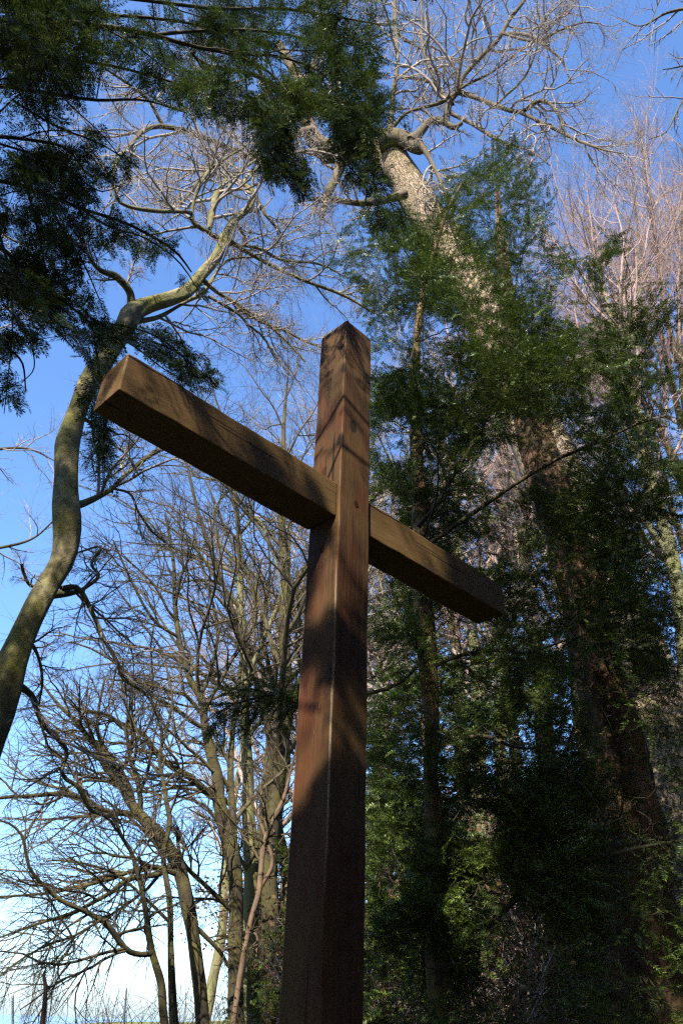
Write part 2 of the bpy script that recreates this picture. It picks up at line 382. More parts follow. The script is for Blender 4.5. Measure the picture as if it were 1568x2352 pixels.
def disc(name, r, depth, mat, parent, loc, rot, seed):
    g = np.random.default_rng(seed); bm = bmesh.new()
    bmesh.ops.create_cone(bm, cap_ends=True, segments=20, radius1=r, radius2=r * 0.86, depth=depth)
    for v in bm.verts: v.co.x *= 1 + g.uniform(-.06, .06); v.co.y *= 1.25 + g.uniform(-.06, .06)
    me = bpy.data.meshes.new(name); bm.to_mesh(me); bm.free(); me.materials.append(mat)
    o = bpy.data.objects.new(name, me); COL.objects.link(o); o.parent = parent; o.location = loc; o.rotation_euler = rot
disc('dowel', 0.019, 0.005, M_KNOT, cross_root, (0.010, -SEC_D / 2 + 0.0005, 3.53), (math.pi / 2, 0, 0), 1)
disc('dowel', 0.014, 0.006, M_KNOT, cross_root, (-SEC_W / 2 - 0.001, 0.0, 3.24), (math.pi / 2, 0, math.pi / 2 * 3), 2)

# ------------------------------------------------------------------ bare trees
def bare_tree(name, label, cat, trunk, limbs, mats, seed, levels, group=None, limb_name='limb', twig_mat=None, base=None, trunk_sides=14, lump=0.05, limb_sides=8, twig_from_trunk=None):
    """trunk (P,R), limbs [(P,R)...] laid out by hand; the finer wood grows from them"""
    g = np.random.default_rng(seed)
    base = np.array(base if base is not None else trunk[0][0])
    root = thing(name, base, label, cat, group)
    ge = Geo(); ge.tube(*stack([trunk], 60), trunk_sides, 0, lump, seed); ge.build('trunk', mats[0], root, base)
    for k, (P, R) in enumerate(limbs):
        ge = Geo(); ge.tube(*stack([(P, R)], 26), limb_sides, 0, lump, seed + k); ge.build(limb_name, mats[1], root, base)
    src = list(limbs)
    if twig_from_trunk: src += [(trunk[0][int(len(trunk[0]) * twig_from_trunk):], trunk[1][int(len(trunk[0]) * twig_from_trunk):])]
    P, R = stack(src, 16)
    ge = Geo(); k = 0
    for lv in levels:
        P, R = grow(g, P, R, **lv)
        ge.tube(P, R, 5 if k == 0 else (4 if k == 1 else 3)); k += 1
    ge.build('twigs', twig_mat or M_TWIG, root, base)
    return root

# the crooked green-barked tree on the left
HC = 5.6
cr_trunk = path([(-150, 2250, 82), (-95, 1990, 80), (-40, 1760, 76), (8, 1580, 70), (62, 1440, 56), (104, 1359, 54), (145, 1284, 54), (156, 1209, 57), (153, 1134, 56), (156, 1034, 51), (165, 984, 46), (180, 934, 43), (201, 884, 44), (235, 834, 44), (268, 784, 42), (302, 725, 46), (345, 698, 36), (390, 684, 31), (432, 668, 28), (466, 628, 24), (500, 585, 25), (513, 545, 23)], [5.2, 5.6, 5.9], 90)
b0 = cr_trunk[0][0].copy(); b0[2] = tz(b0[0], b0[1]) - 0.2
cr_trunk = (np.vstack([[b0], cr_trunk[0]]), np.concatenate([[cr_trunk[1][0] * 1.25], cr_trunk[1]]))
cl = [
    path([(303, 712, 22), (299, 672, 19), (268, 637, 17), (232, 622, 11), (205, 590, 7), (190, 540, 4)], [5.75, 5.3]),
    path([(513, 548, 19), (535, 510, 16), (572, 478, 14), (583, 442, 12), (560, 418, 9), (590, 385, 6), (640, 340, 4)], [5.9, 6.3]),
    path([(508, 552, 14), (480, 535, 12), (445, 512, 11), (436, 488, 10), (360, 485, 9), (283, 470, 8), (264, 435, 7), (262, 375, 5), (275, 330, 3)], [5.9, 5.4]),
    path([(440, 505, 8), (445, 465, 8), (455, 435, 8), (478, 396, 8), (492, 383, 7), (528, 358, 6), (570, 330, 4), (600, 280, 3)], [5.75, 5.4]),
    path([(480, 530, 10), (485, 500, 15), (496, 450, 15), (520, 415, 12), (545, 396, 8), (600, 360, 5)], [5.95, 6.4]),
    path([(516, 542, 12), (565, 577, 10), (625, 611, 9), (700, 645, 8), (784, 676, 7), (860, 720, 4)], [5.9, 6.6]),
    path([(462, 640, 12), (500, 672, 8), (542, 696, 9), (592, 731, 8), (641, 767, 6), (700, 830, 4)], [5.85, 6.4]),
    path([(520, 560, 8), (590, 570, 7), (650, 598, 6), (730, 606, 5), (800, 640, 3)], [5.95, 6.5]),
    path([(478, 680, 8), (545, 720, 7), (572, 748, 6), (605, 775, 5), (655, 850, 3)], [5.9, 6.3]),
    path([(540, 706, 7), (600, 740, 6), (650, 758, 6), (705, 786, 5), (770, 810, 3)], [6.0, 6.6]),
    path([(585, 440, 7), (606, 488, 6), (628, 515, 6), (648, 545, 5), (645, 600, 3)], [6.0, 6.3]),
    path([(318, 738, 12), (368, 727, 10), (428, 692, 9), (470, 668, 9), (520, 600, 6), (600, 590, 4)], [5.8, 6.2]),
    path([(176, 1160, 20), (198, 1155, 16), (250, 1129, 12), (280, 1099, 11), (320, 1064, 11), (365, 1034, 12), (420, 1015, 9), (480, 980, 5)], [5.75, 6.2]),
    path([(262, 1122, 6), (300, 1135, 6), (318, 1175, 5), (345, 1215, 5), (360, 1230, 4), (400, 1260, 3)], [5.9, 6.1]),
    path([(186, 958, 10), (222, 981, 7), (262, 1022, 6), (292, 1045, 6), (318, 1090, 4)], [5.8, 5.7]),
    path([(118, 1365, 24), (165, 1362, 14), (196, 1350, 9), (227, 1322, 8), (210, 1294, 7), (233, 1256, 6), (176, 1270, 4)], [5.65, 5.9]),
    path([(140, 1352, 16), (180, 1352, 12), (214, 1412, 10), (240, 1469, 10), (268, 1518, 9), (285, 1560, 8), (340, 1600, 6), (372, 1680, 3)], [5.65, 5.9]),
    path([(112, 1345, 14), (72, 1345, 8), (56, 1318, 7), (50, 1296, 6)], [5.6, 5.4]),
    path([(20, 1560, 26), (52, 1580, 15), (78, 1605, 12), (95, 1658, 11), (130, 1693, 11), (155, 1728, 10), (142, 1765, 9), (152, 1790, 9), (186, 1813, 9), (205, 1860, 8), (250, 1880, 5), (300, 1960, 3)], [5.5, 5.9]),
    path([(60, 1465, 14), (85, 1500, 7), (98, 1560, 6), (90, 1620, 4)], [5.5, 5.7]),
]
bare_tree('crooked_tree', 'crooked tree with smooth green bark snaking up the left edge past the beam end', 'tree', cr_trunk, cl, (M_BEECH, M_BEECH), 11,
          [dict(n=9, t0=.12, lr=.6, ang=50, npts=10, wig=.18, up=.02, rr=.62), dict(n=6, t0=.1, lr=.66, ang=48, npts=8, wig=.2, up=0, rr=.75), dict(n=8, t0=.1, lr=.65, ang=46, npts=5, wig=.2, up=0, rr=.7, rmax=.004), dict(n=3, t0=.15, lr=.7, ang=46, npts=4, wig=.2, up=0, rr=.8, rmax=.0025)], base=b0, trunk_sides=36, lump=.11)

# the great oak leaning in from the right
HO = 7.5
oak_px = [(1740, 2500, 275), (1680, 2300, 250), (1600, 2000, 216), (1520, 1707, 186), (1436, 1484, 165), (1355, 1300, 150), (1232, 1000, 130), (1124, 740, 108), (1056, 597, 94), (996, 522, 84), (958, 460, 80), (918, 394, 76), (876, 342, 72), (835, 330, 64), (785, 350, 54), (748, 344, 46), (719, 316, 40), (704, 275, 36), (704, 238, 32), (690, 190, 26), (640, 100, 18)]
oak_trunk = path(oak_px, [8.8, 8.7, 8.5, 8.1, 7.5], 150)
b0 = oak_trunk[0][0].copy(); b0[2] = tz(b0[0], b0[1]) - 0.3
oak_trunk = (np.vstack([[b0], oak_trunk[0]]), np.concatenate([[oak_trunk[1][0] * 1.3], oak_trunk[1]]))
ol = [
    path([(870, 330, 60), (905, 322, 52), (938, 325, 42), (962, 338, 34), (972, 330, 20)], [8.10, 7.90], 20),
    path([(945, 325, 30), (968, 300, 20), (984, 280, 18), (1004, 277, 16), (1022, 283, 14), (1042, 292, 13), (1060, 282, 9)], [7.90, 7.80]),
    path([(1026, 284, 14), (1026, 262, 15), (1034, 230, 15), (1049, 210, 14), (1064, 175, 11), (1104, 130, 11), (1144, 90, 10), (1169, 45, 9), (1204, 0, 8), (1240, -60, 5)], [7.85, 7.40]),
    path([(1049, 212, 12), (1094, 225, 11), (1144, 245, 11), (1194, 257, 10), (1234, 233, 9), (1259, 236, 7), (1284, 270, 6), (1300, 330, 3)], [7.80, 7.50]),
    path([(1190, 256, 9), (1244, 282, 8), (1309, 315, 7), (1344, 330, 6), (1389, 345, 4), (1430, 352, 2)], [7.65, 7.40]),
    path([(1030, 258, 10), (1084, 285, 9), (1124, 310, 9), (1159, 330, 7), (1215, 345, 4), (1262, 380, 3)], [7.85, 7.80]),
    path([(885, 318, 16), (895, 295, 12), (902, 215, 11), (912, 150, 10), (909, 75, 11), (906, 0, 9), (915, -60, 5)], [8.00, 7.50]),
    path([(914, 176, 10), (954, 180, 8), (999, 195, 9), (1022, 222, 9), (1040, 240, 7)], [7.80, 7.85]),
    path([(1010, 205, 8), (989, 165, 8), (969, 100, 8), (968, 30, 6), (960, -40, 4)], [7.80, 7.40]),
    path([(895, 300, 10), (930, 262, 8), (975, 246, 8), (1020, 232, 8), (1070, 195, 7), (1130, 165, 5), (1200, 110, 3)], [7.95, 7.50]),
    path([(1146, 78, 8), (1209, 80, 8), (1255, 108, 7), (1290, 140, 5), (1310, 190, 3)], [7.50, 7.30]),
    path([(1150, 76, 7), (1230, 95, 6), (1284, 70, 5), (1339, 52, 4), (1378, 54, 2)], [7.50, 7.20]),
    path([(965, 335, 16), (978, 350, 12), (999, 390, 9), (1019, 435, 7), (1040, 500, 4)], [7.90, 7.80]),
    path([(716, 300, 24), (680, 308, 20), (645, 330, 16), (615, 366, 17), (590, 369, 16), (550, 350, 15), (500, 330, 14), (450, 308, 13), (375, 290, 12), (330, 300, 11), (296, 340, 10), (270, 370, 8), (255, 450, 5)], [7.80, 7.10], 40),
    path([(786, 355, 34), (778, 390, 24), (755, 440, 20), (742, 458, 17), (720, 456, 9)], [8.00, 7.70]),
    path([(752, 445, 14), (745, 480, 10), (737, 505, 6)], [7.80, 7.70]),
    path([(930, 445, 24), (880, 462, 16), (835, 466, 15), (800, 464, 13), (758, 456, 11)], [8.10, 7.80]),
    path([(705, 285, 22), (655, 230, 18), (620, 190, 13), (560, 165, 9), (480, 150, 6), (400, 90, 4)], [7.80, 7.10]),
    path([(692, 230, 20), (720, 150, 14), (760, 70, 10), (800, -20, 7)], [7.80, 7.20]),
    path([(375, 290, 9), (340, 230, 8), (290, 190, 6), (230, 150, 4)], [7.40, 6.90]),
    path([(500, 330, 10), (470, 390, 8), (440, 440, 7), (410, 470, 6), (385, 475, 5)], [7.40, 7.10]),
]
bare_tree('oak_tree', 'massive old oak with craggy bark leaning in from the right behind the yew', 'tree', oak_trunk, ol, (M_OAK, M_OAKLIMB), 23,
          [dict(n=10, t0=.2, lr=.5, ang=54, npts=9, wig=.24, up=.05, rr=.62), dict(n=7, t0=.1, lr=.6, ang=50, npts=8, wig=.22, up=.03, rr=.75), dict(n=8, t0=.1, lr=.62, ang=48, npts=5, wig=.22, up=0.02, rr=.7, rmax=.005), dict(n=2, t0=.3, lr=.8, ang=48, npts=4, wig=.2, up=0.02, rr=.8, rmax=.004)], base=b0, trunk_sides=48, lump=.035)

# the row of bare trees along the wood's edge, lower left
SW = (-.05, -.02, -.015)
BGL = [dict(n=9, t0=.08, lr=.6, ang=46, npts=9, wig=.16, up=0, rr=.6, bias=SW), dict(n=7, t0=.1, lr=.66, ang=38, npts=8, wig=.14, up=-.01, rr=.75, flat=.3, bias=SW), dict(n=5, t0=.08, lr=.72, ang=36, npts=6, wig=.13, up=-.015, rr=.8, flat=.3, rmax=.008, bias=SW), dict(n=2, t0=.2, lr=.75, ang=34, npts=4, wig=.12, up=-.02, rr=.8, rmax=.005, bias=SW)]
def ground_base(tr):
    b = tr[0][0].copy(); b[2] = tz(b[0], b[1]) - 0.15
    if tr[0][0][2] > b[2] + .05: tr = (np.vstack([[b], tr[0]]), np.concatenate([[tr[1][0] * 1.15], tr[1]]))
    return tr, b
def edge_tree(label, trunk, limbs, Hd, mat, seed, lv=BGL, twf=0.45, name='bare_tree', cat='tree', tw=M_TWIGDARK, sides=12):
    tr, b = ground_base(path(trunk, Hd, 60))
    return bare_tree(name, label, cat, tr, [path(p, h) for p, h in limbs], (mat, mat), seed, lv, twig_from_trunk=twf, base=b, trunk_sides=sides, limb_sides=6, twig_mat=tw)
edge_tree('thin dark bare tree, leftmost of the lower left row, with one long sinuous low branch',
          [(380, 2370, 20), (375, 2320, 19), (370, 2258, 18), (350, 2188, 15), (335, 2093, 12), (320, 2018, 10), (300, 1953, 9), (280, 1920, 7), (260, 1860, 5)],
          [([(352, 2190, 14), (322, 2192, 13), (292, 2182, 13), (265, 2148, 13), (240, 2118, 11), (195, 2093, 11), (140, 2068, 10), (100, 2033, 8), (65, 1988, 7), (55, 1928, 6), (25, 1893, 5), (-30, 1878, 4)], [11, 10]),
           ([(268, 2150, 8), (290, 2140, 7), (330, 2130, 7), (352, 2100, 6), (420, 2070, 4)], [10.8, 11.5]),
           ([(100, 2035, 6), (128, 2090, 5), (160, 2140, 5), (172, 2180, 4), (140, 2205, 4), (135, 2240, 3), (148, 2262, 3)], [10.2, 10.2]),
           ([(232, 2113, 7), (170, 2150, 6), (110, 2170, 5), (40, 2210, 4), (-20, 2260, 3)], [10.6, 10])], 11, M_BG, 31)
edge_tree('slim straight bare tree with mossy green stem, second in the lower left row',
          [(402, 2370, 22), (398, 2320, 20), (392, 2168, 14), (390, 2068, 13), (375, 1968, 12), (390, 1893, 11), (382, 1840, 10), (375, 1793, 9), (367, 1733, 8), (385, 1668, 7), (396, 1600, 6), (380, 1520, 4)],
          [([(392, 2120, 8), (330, 2060, 7), (270, 2010, 6), (200, 1985, 5), (120, 1975, 4)], [12, 11.4]),
           ([(380, 1980, 8), (350, 1930, 7), (300, 1880, 6), (230, 1830, 4)], [12, 11.6]),
           ([(376, 1790, 6), (340, 1740, 5), (300, 1640, 4)], [12, 12])], 12, M_BG, 32)
edge_tree('stout dark bare tree curving over to the left with wide drooping branches',
          [(470, 2370, 34), (465, 2340, 32), (450, 2193, 30), (430, 2068, 31), (410, 1993, 32), (380, 1938, 30), (340, 1893, 26), (300, 1843, 22), (270, 1783, 19), (240, 1733, 16), (200, 1688, 12), (175, 1658, 10), (130, 1613, 7), (90, 1560, 4)],
          [([(330, 1880, 16), (290, 1868, 15), (240, 1863, 14), (195, 1838, 14), (140, 1823, 12), (75, 1828, 10), (0, 1833, 8), (-60, 1850, 6)], [13, 11.5]),
           ([(400, 1985, 18), (365, 2008, 14), (300, 2018, 13), (250, 2053, 11), (210, 2075, 10), (165, 2098, 9), (100, 2118, 7), (0, 2153, 5)], [13, 11.5]),
           ([(415, 2010, 14), (340, 1990, 10), (250, 2020, 9), (120, 2050, 7), (0, 2060, 5)], [13, 12]),
           ([(310, 1860, 14), (288, 1790, 12), (230, 1700, 9), (226, 1640, 7), (240, 1560, 5)], [13, 13]),
           ([(440, 2120, 10), (500, 2180, 9), (525, 2220, 8)], [13, 13.4]),
           ([(270, 1785, 9), (300, 1730, 8), (303, 1670, 7), (285, 1600, 6), (280, 1540, 4)], [13, 13])], 13, M_BG, 33)
edge_tree('tall dark mossy bare tree just left of the pale green trunk',
          [(545, 2370, 40), (542, 2330, 38), (540, 2168, 33), (542, 2043, 33), (530, 1948, 36), (505, 1848, 31), (500, 1783, 26), (485, 1733, 24), (470, 1658, 19), (465, 1608, 17), (440, 1568, 15), (425, 1524, 13), (410, 1459, 12), (402, 1380, 10), (398, 1284, 8), (380, 1180, 5)],
          [([(500, 1835, 16), (478, 1822, 16), (435, 1783, 15), (390, 1758, 13), (350, 1718, 12), (325, 1683, 10), (280, 1663, 9), (235, 1638, 7), (180, 1630, 5)], [14, 12.5]),
           ([(538, 1960, 20), (535, 1880, 19), (530, 1800, 18), (533, 1700, 14), (545, 1600, 10), (555, 1500, 7)], [14, 14.5]),
           ([(470, 1650, 10), (430, 1600, 9), (400, 1590, 8), (330, 1570, 6), (250, 1560, 4)], [14, 13]),
           ([(412, 1465, 8), (350, 1420, 7), (300, 1330, 5), (260, 1240, 3)], [14, 13.2]),
           ([(460, 1600, 9), (485, 1540, 8), (500, 1440, 7), (470, 1320, 5), (440, 1200, 3)], [14, 14.6]),
           ([(540, 2100, 12), (480, 2040, 10), (420, 1980, 9), (405, 1900, 7)], [14, 13])], 14, M_BG, 34)
edge_tree('tall bare tree with smooth pale green trunk left of the post',
          [(578, 2370, 48), (575, 2330, 46), (575, 2118, 38), (577, 1968, 34), (570, 1868, 30), (570, 1768, 27), (565, 1703, 23), (560, 1534, 18), (552, 1384, 16), (552, 1284, 14), (545, 1184, 11), (540, 1134, 8), (535, 1060, 5)],
          [([(565, 1560, 12), (600, 1480, 10), (640, 1380, 8), (660, 1290, 5), (655, 1200, 3)], [15, 15.5]),
           ([(553, 1400, 10), (500, 1330, 8), (440, 1250, 6), (360, 1190, 4)], [15, 14]),
           ([(548, 1230, 8), (590, 1190, 7), (625, 1260, 6), (645, 1350, 4), (660, 1450, 3)], [15, 14.4]),
           ([(552, 1300, 7), (500, 1240, 6), (490, 1180, 5), (520, 1130, 5), (545, 1120, 4)], [15, 14.6]),
           ([(565, 1700, 10), (610, 1640, 9), (650, 1600, 7), (700, 1560, 5)], [15, 15.2]),
           ([(577, 2020, 10), (545, 1960, 9), (510, 1900, 8), (470, 1850, 6), (410, 1830, 4)], [15, 14])], 15, M_PALE, 35)
edge_tree('thin leaning ruddy sapling in front of the pale green trunk',
          [(530, 2370, 13), (535, 2352, 13), (555, 2218, 13), (575, 2118, 12), (595, 2043, 13), (605, 1948, 12), (622, 1895, 11), (652, 1830, 8), (670, 1760, 5), (690, 1680, 3)],
          [([(598, 2040, 9), (625, 1985, 9), (612, 1930, 8), (590, 1870, 6), (560, 1800, 4)], [12.5, 12.5]), ([(570, 2140, 6), (590, 2150, 5), (588, 2200, 3)], [12.5, 12.4]),
           ([(622, 1895, 7), (600, 1830, 6), (610, 1760, 4)], [12.5, 12.7])], 12.5, M_RED, 36, lv=BGL[:2] + [dict(n=4, t0=.1, lr=.5, ang=42, npts=4, wig=.18, rr=.7, rmax=.006)])
edge_tree('olive forked bare tree close against the left side of the post',
          [(640, 2370, 26), (645, 2250, 24), (650, 2100, 22), (655, 1980, 20), (640, 1880, 18), (660, 1780, 15), (650, 1650, 13), (620, 1540, 11), (600, 1440, 9), (620, 1320, 6), (610, 1200, 3)],
          [([(655, 1985, 12), (690, 1880, 11), (700, 1760, 9), (690, 1640, 7), (720, 1500, 4)], [17, 17.5]), ([(650, 1660, 9), (690, 1560, 8), (680, 1440, 6), (700, 1330, 4)], [17, 17.4]),
           ([(622, 1550, 8), (560, 1480, 7), (520, 1400, 5), (470, 1340, 3)], [17, 16.5]), ([(645, 2200, 12), (615, 2080, 10), (625, 1960, 8), (600, 1850, 5)], [17, 17])], 17, M_BG, 37)

# the pink-twigged tree at the far right and its neighbours
UPL = [dict(n=16, t0=.12, lr=.5, ang=30, npts=8, wig=.09, up=.06, rr=.55), dict(n=8, t0=.12, lr=.55, ang=34, npts=6, wig=.11, up=.05, rr=.6), dict(n=8, t0=.1, lr=.6, ang=38, npts=4, wig=.14, up=.03, rr=.7, rmax=.006), dict(n=4, t0=.15, lr=.7, ang=40, npts=4, wig=.14, up=.03, rr=.8, rmax=.0045)]
edge_tree('bushy bare tree with pinkish twigs filling the upper right edge',
          [(1690, 2300, 46), (1665, 1900, 40), (1640, 1600, 34), (1615, 1350, 28), (1595, 1150, 22), (1575, 960, 17), (1560, 800, 13), (1560, 620, 9), (1570, 420, 5)],
          [([(1600, 1330, 26), (1545, 1180, 14), (1500, 1000, 12), (1460, 860, 9), (1430, 740, 7), (1400, 640, 6)], [17, 16]),
           ([(1580, 1150, 22), (1520, 1000, 17), (1440, 860, 13), (1400, 780, 10), (1340, 700, 7), (1300, 610, 4)], [17, 15.5]),
           ([(1565, 980, 18), (1530, 830, 14), (1500, 700, 10), (1470, 560, 7), (1450, 420, 4)], [17, 17]),
           ([(1555, 830, 14), (1520, 680, 11), (1500, 520, 8), (1480, 380, 5), (1470, 300, 3)], [17, 16.5]),
           ([(1556, 760, 12), (1600, 620, 10), (1610, 480, 7), (1560, 330, 4)], [17, 17]),
           ([(1610, 1420, 22), (1540, 1300, 18), (1480, 1240, 13), (1430, 1120, 9), (1380, 1020, 5)], [17, 16]),
           ([(1575, 1100, 16), (1480, 930, 12), (1430, 880, 9), (1350, 850, 6), (1280, 770, 4)], [17, 15.5])], 17, M_BG, 41, lv=UPL, tw=M_TWIGPINK, twf=.5)
edge_tree('bare tree with pale leaning stems seen through the gaps right of the oak',
          [(1620, 2330, 44), (1600, 1900, 38), (1570, 1500, 34), (1545, 1290, 30), (1500, 1120, 26), (1450, 890, 20), (1415, 780, 15), (1380, 640, 9), (1350, 520, 4)],
          [([(1545, 1290, 16), (1480, 1200, 13), (1420, 1160, 10), (1330, 1090, 6), (1260, 1060, 4)], [14, 13]), ([(1500, 1120, 14), (1440, 1000, 11), (1380, 900, 8), (1310, 800, 4)], [14, 13.5]), ([(1450, 890, 12), (1440, 780, 9), (1470, 660, 6), (1460, 560, 3)], [14, 14])], 14, M_PALE, 42, lv=UPL, tw=M_TWIGPINK)
# a tree out of the picture on the right whose twig tips hang into the top corner
tr = (np.array([[7.5, 1.5, -0.2], [7.3, 1.6, 3], [7.0, 1.9, 6], [6.6, 2.2, 9], [6.3, 2.6, 12]]), np.array([.28, .24, .19, .14, .06]))
bare_tree('bare_tree', 'bare tree outside the frame whose thin twig tips hang into the top right corner', 'tree', tr,
          [path([(1800, 150, 26), (1680, 60, 16), (1600, 20, 9), (1530, 30, 6), (1470, 60, 3), (1420, 40, 2)], [5.5, 5.0]), path([(1800, 150, 20), (1700, 140, 10), (1620, 190, 7), (1568, 230, 5), (1530, 300, 3), (1490, 320, 2)], [5.5, 5.0]),
           path([(1700, 130, 8), (1600, 120, 6), (1568, 150, 4), (1520, 160, 2)], [5.4, 5.1]), path([(1620, 25, 8), (1560, -30, 5), (1520, -10, 4), (1490, 60, 2)], [5.2, 5])], (M_BG, M_OAKLIMB), 43,
          [dict(n=8, t0=.35, lr=.3, ang=50, npts=6, wig=.2, up=-.02, rr=.6), dict(n=6, t0=.1, lr=.5, ang=45, npts=5, wig=.2, up=0, rr=.7), dict(n=3, t0=.1, lr=.5, ang=45, npts=4, wig=.2, up=0, rr=.7, rmax=.003)], base=tr[0][0])
# a tree out of the picture on the left whose blurred twigs reach in
tr = (np.array([[-11, 9, -0.3], [-10.8, 9.1, 3], [-10.5, 9.0, 6], [-10.4, 9.2, 9], [-10, 9.3, 13]]), np.array([.3, .26, .2, .14, .05]))
bare_tree('bare_tree', 'bare tree outside the frame whose fine twigs hang in along the left edge', 'tree', tr,
          [path([(-300, 900, 20), (-150, 780, 14), (-50, 720, 9), (40, 700, 6), (110, 640, 3)], [13, 12]), path([(-300, 1200, 20), (-150, 1090, 12), (-40, 1040, 8), (60, 1030, 5), (130, 1060, 3)], [13, 12]),
           path([(-300, 700, 20), (-150, 560, 12), (-40, 520, 8), (50, 560, 5), (120, 560, 3)], [13, 12]), path([(-300, 1450, 20), (-150, 1330, 12), (-40, 1270, 8), (70, 1240, 5), (130, 1190, 3)], [13, 12])], (M_BG, M_BG), 44,
          [dict(n=9, t0=.3, lr=.4, ang=50, npts=6, wig=.2, up=0.02, rr=.55), dict(n=7, t0=.1, lr=.55, ang=45, npts=5, wig=.2, up=0, rr=.6), dict(n=5, t0=.1, lr=.55, ang=45, npts=4, wig=.2, up=0, rr=.7, rmax=.005)], base=tr[0][0])

# woodland farther back: three builds, copied with all their parts
def wood_proto(name, label, loc, h, r, seed, mat, tw, group, lv):
    g = np.random.default_rng(seed)
    z = np.linspace(0, 1, 12)
    P = np.stack([np.cumsum(g.normal(0, .10, 12)) + z * g.normal(0, .6), np.cumsum(g.normal(0, .10, 12)), z * h], -1); P[0, :2] = 0
    R = r * (1 - z) ** .8 + .012
    root = thing(name, loc, label, 'tree', group)
    ge = Geo(); ge.tube(*stack([(P, R)], 40), 10, 0, .05, seed); ge.build('trunk', mat, root, np.zeros(3))
    ge = Geo(); A, B = P[None], R[None]; k = 0
    for l in lv:
        A, B = grow(g, A, B, **l); ge.tube(A, B, (6, 4, 3, 3)[k]); k += 1
    ge.build('branches', tw, root, np.zeros(3))
    return root
WL = [dict(n=18, t0=.22, lr=.36, ang=42, npts=10, wig=.14, up=.05, rr=.5, fall=.5), dict(n=9, t0=.15, lr=.5, ang=45, npts=7, wig=.18, up=.03, rr=.55), dict(n=8, t0=.1, lr=.55, ang=45, npts=5, wig=.18, up=.02, rr=.65, rmax=.012), dict(n=5, t0=.1, lr=.6, ang=42, npts=4, wig=.18, up=.02, rr=.7, rmax=.008)]
GW = 'bare trees of the wood behind'
LBL = 'slender bare tree standing in the pale wood behind the post and yew'
protos = [wood_proto('bare_tree', LBL, (0, 0, -100), 16 + k, .17 + .03 * k, 60 + k, [M_BG, M_PALE, M_BG][k], [M_TWIGDARK, M_TWIG, M_TWIGPINK][k], GW, WL) for k in range(3)]
spots = [(660, 19, 1.0, 1), (745, 22, 1.1, 0), (560, 26, 1.1, 2), (840, 18, .95, 1), (905, 24, 1.15, 0), (1080, 20, 1.0, 2), (1160, 16, .9, 1), (1255, 23, 1.1, 0), (1340, 18, 1.05, 2), (1010, 29, 1.2, 1), (700, 30, 1.2, 2), (1500, 26, 1.1, 2), (610, 15, .98, 0), (1210, 30, 1.2, 1), (880, 33, 1.2, 2), (470, 31, .95, 1), (1440, 21, 1.0, 0)]
used = set(); rg = np.random.default_rng(5)
for (x, Hd, s, k) in spots:
    p = at([(x, 2330)], Hd)[0]; p[2] = tz(p[0], p[1]) - 0.15
    src = protos[k]
    if k in used:
        o = src.copy(); COL.objects.link(o)
        for ch in src.children:
            c = ch.copy(); COL.objects.link(c); c.parent = o
    else: o = src; used.add(k)
    o.location = p; o.scale = (s, s, s); o.rotation_euler = (0, 0, rg.uniform(0, 6.28))

# ------------------------------------------------------------------ yews
def needles(g, geo, P, n, L=(.02, .028), wd=.0034, comb=.35, t0=0.05, spread=62):
    """two ranks of flat pointed needles along each shoot"""
    M, N, _ = P.shape
    if M == 0: return
    T = nrm(np.gradient(P, axis=1))
    up0 = nrm(np.array([0, 0, 1.0]) + 1.2 * comb * g.normal(size=(M, 3)))
    k = np.arange(n); t = t0 + (1 - t0) * (k[None] + g.random((M, n)) * .8) / n
    f = np.clip(t, 0, .999) * (N - 1); i = f.astype(int); w = (f - i)[..., None]
    mi = np.arange(M)[:, None]
    p = P[mi, i] * (1 - w) + P[mi, i + 1] * w; tan = T[mi, i]
    b = nrm(np.cross(tan, up0[:, None])); nn = np.cross(b, tan)
    sgn = np.where(k % 2, 1.0, -1.0)[None, :, None]
    a = np.radians(spread * (1 - .45 * t ** 3) + 12 * g.normal(size=(M, n)))[..., None]
    d = nrm(tan * np.cos(a) + sgn * b * np.sin(a) + nn * (.10 + .7 * comb * g.normal(size=(M, n, 1))))
    ln = ((L[0] + (L[1] - L[0]) * g.random((M, n))) * (1 - .35 * t ** 4))[..., None]
    wv = nrm(np.cross(d, nn + .3 * g.normal(size=(M, n, 3)))) * wd / 2
    V = np.stack([p, p + d * ln * .45 + wv, p + d * ln, p + d * ln * .5 - wv], 2)
    q = np.arange(M * n)[:, None] * 4 + np.arange(4)[None]
    geo.add(V, q)
def yew_sprays(g, boughs, keep, nt, ns, nn, twl=(.3, .7), shl=(.09, .2), L=(.02, .028), wd=.0034, droop=-.05, nb=12, up=-.02, comb=.35):
    """boughs -> side twigs -> shoots -> needles; keep(points) says which shoots the crown has"""
    P, R = stack(boughs, nb)
    tw, twr = grow(g, P, R, nt, t0=.08, Labs=twl, ang=52, npts=7, wig=.10, up=up, rr=.5, flat=.55, rmax=.006)
    sh, shr = grow(g, tw, twr, ns, t0=.08, Labs=shl, ang=46, npts=5, wig=.07, up=droop, rr=.6, flat=.7, rmax=.002)
    k = keep(sh.mean(1)); sh, shr = sh[k], shr[k]
    kt = keep(tw[:, 2]) & keep(tw[:, 4]) & keep(tw[:, 6]); tw, twr = tw[kt], twr[kt]
    wood = Geo(); wood.tube(tw, twr, 3); wood.tube(sh, shr, 3)
    nd = Geo(); needles(g, nd, sh, nn, L, wd, comb=comb); needles(g, nd, tw, nn * 2, L, wd, t0=.3, comb=comb)
    return wood, nd
def clumpy(P, sc, seed, thr):                       # uneven density: gaps and clumps through the crown
    g = np.random.default_rng(seed); v = np.zeros(len(P))
    for _ in range(9):
        k = g.normal(size=3) * sc; v += np.sin(P @ k + g.uniform(0, 6.28))
    return v > thr

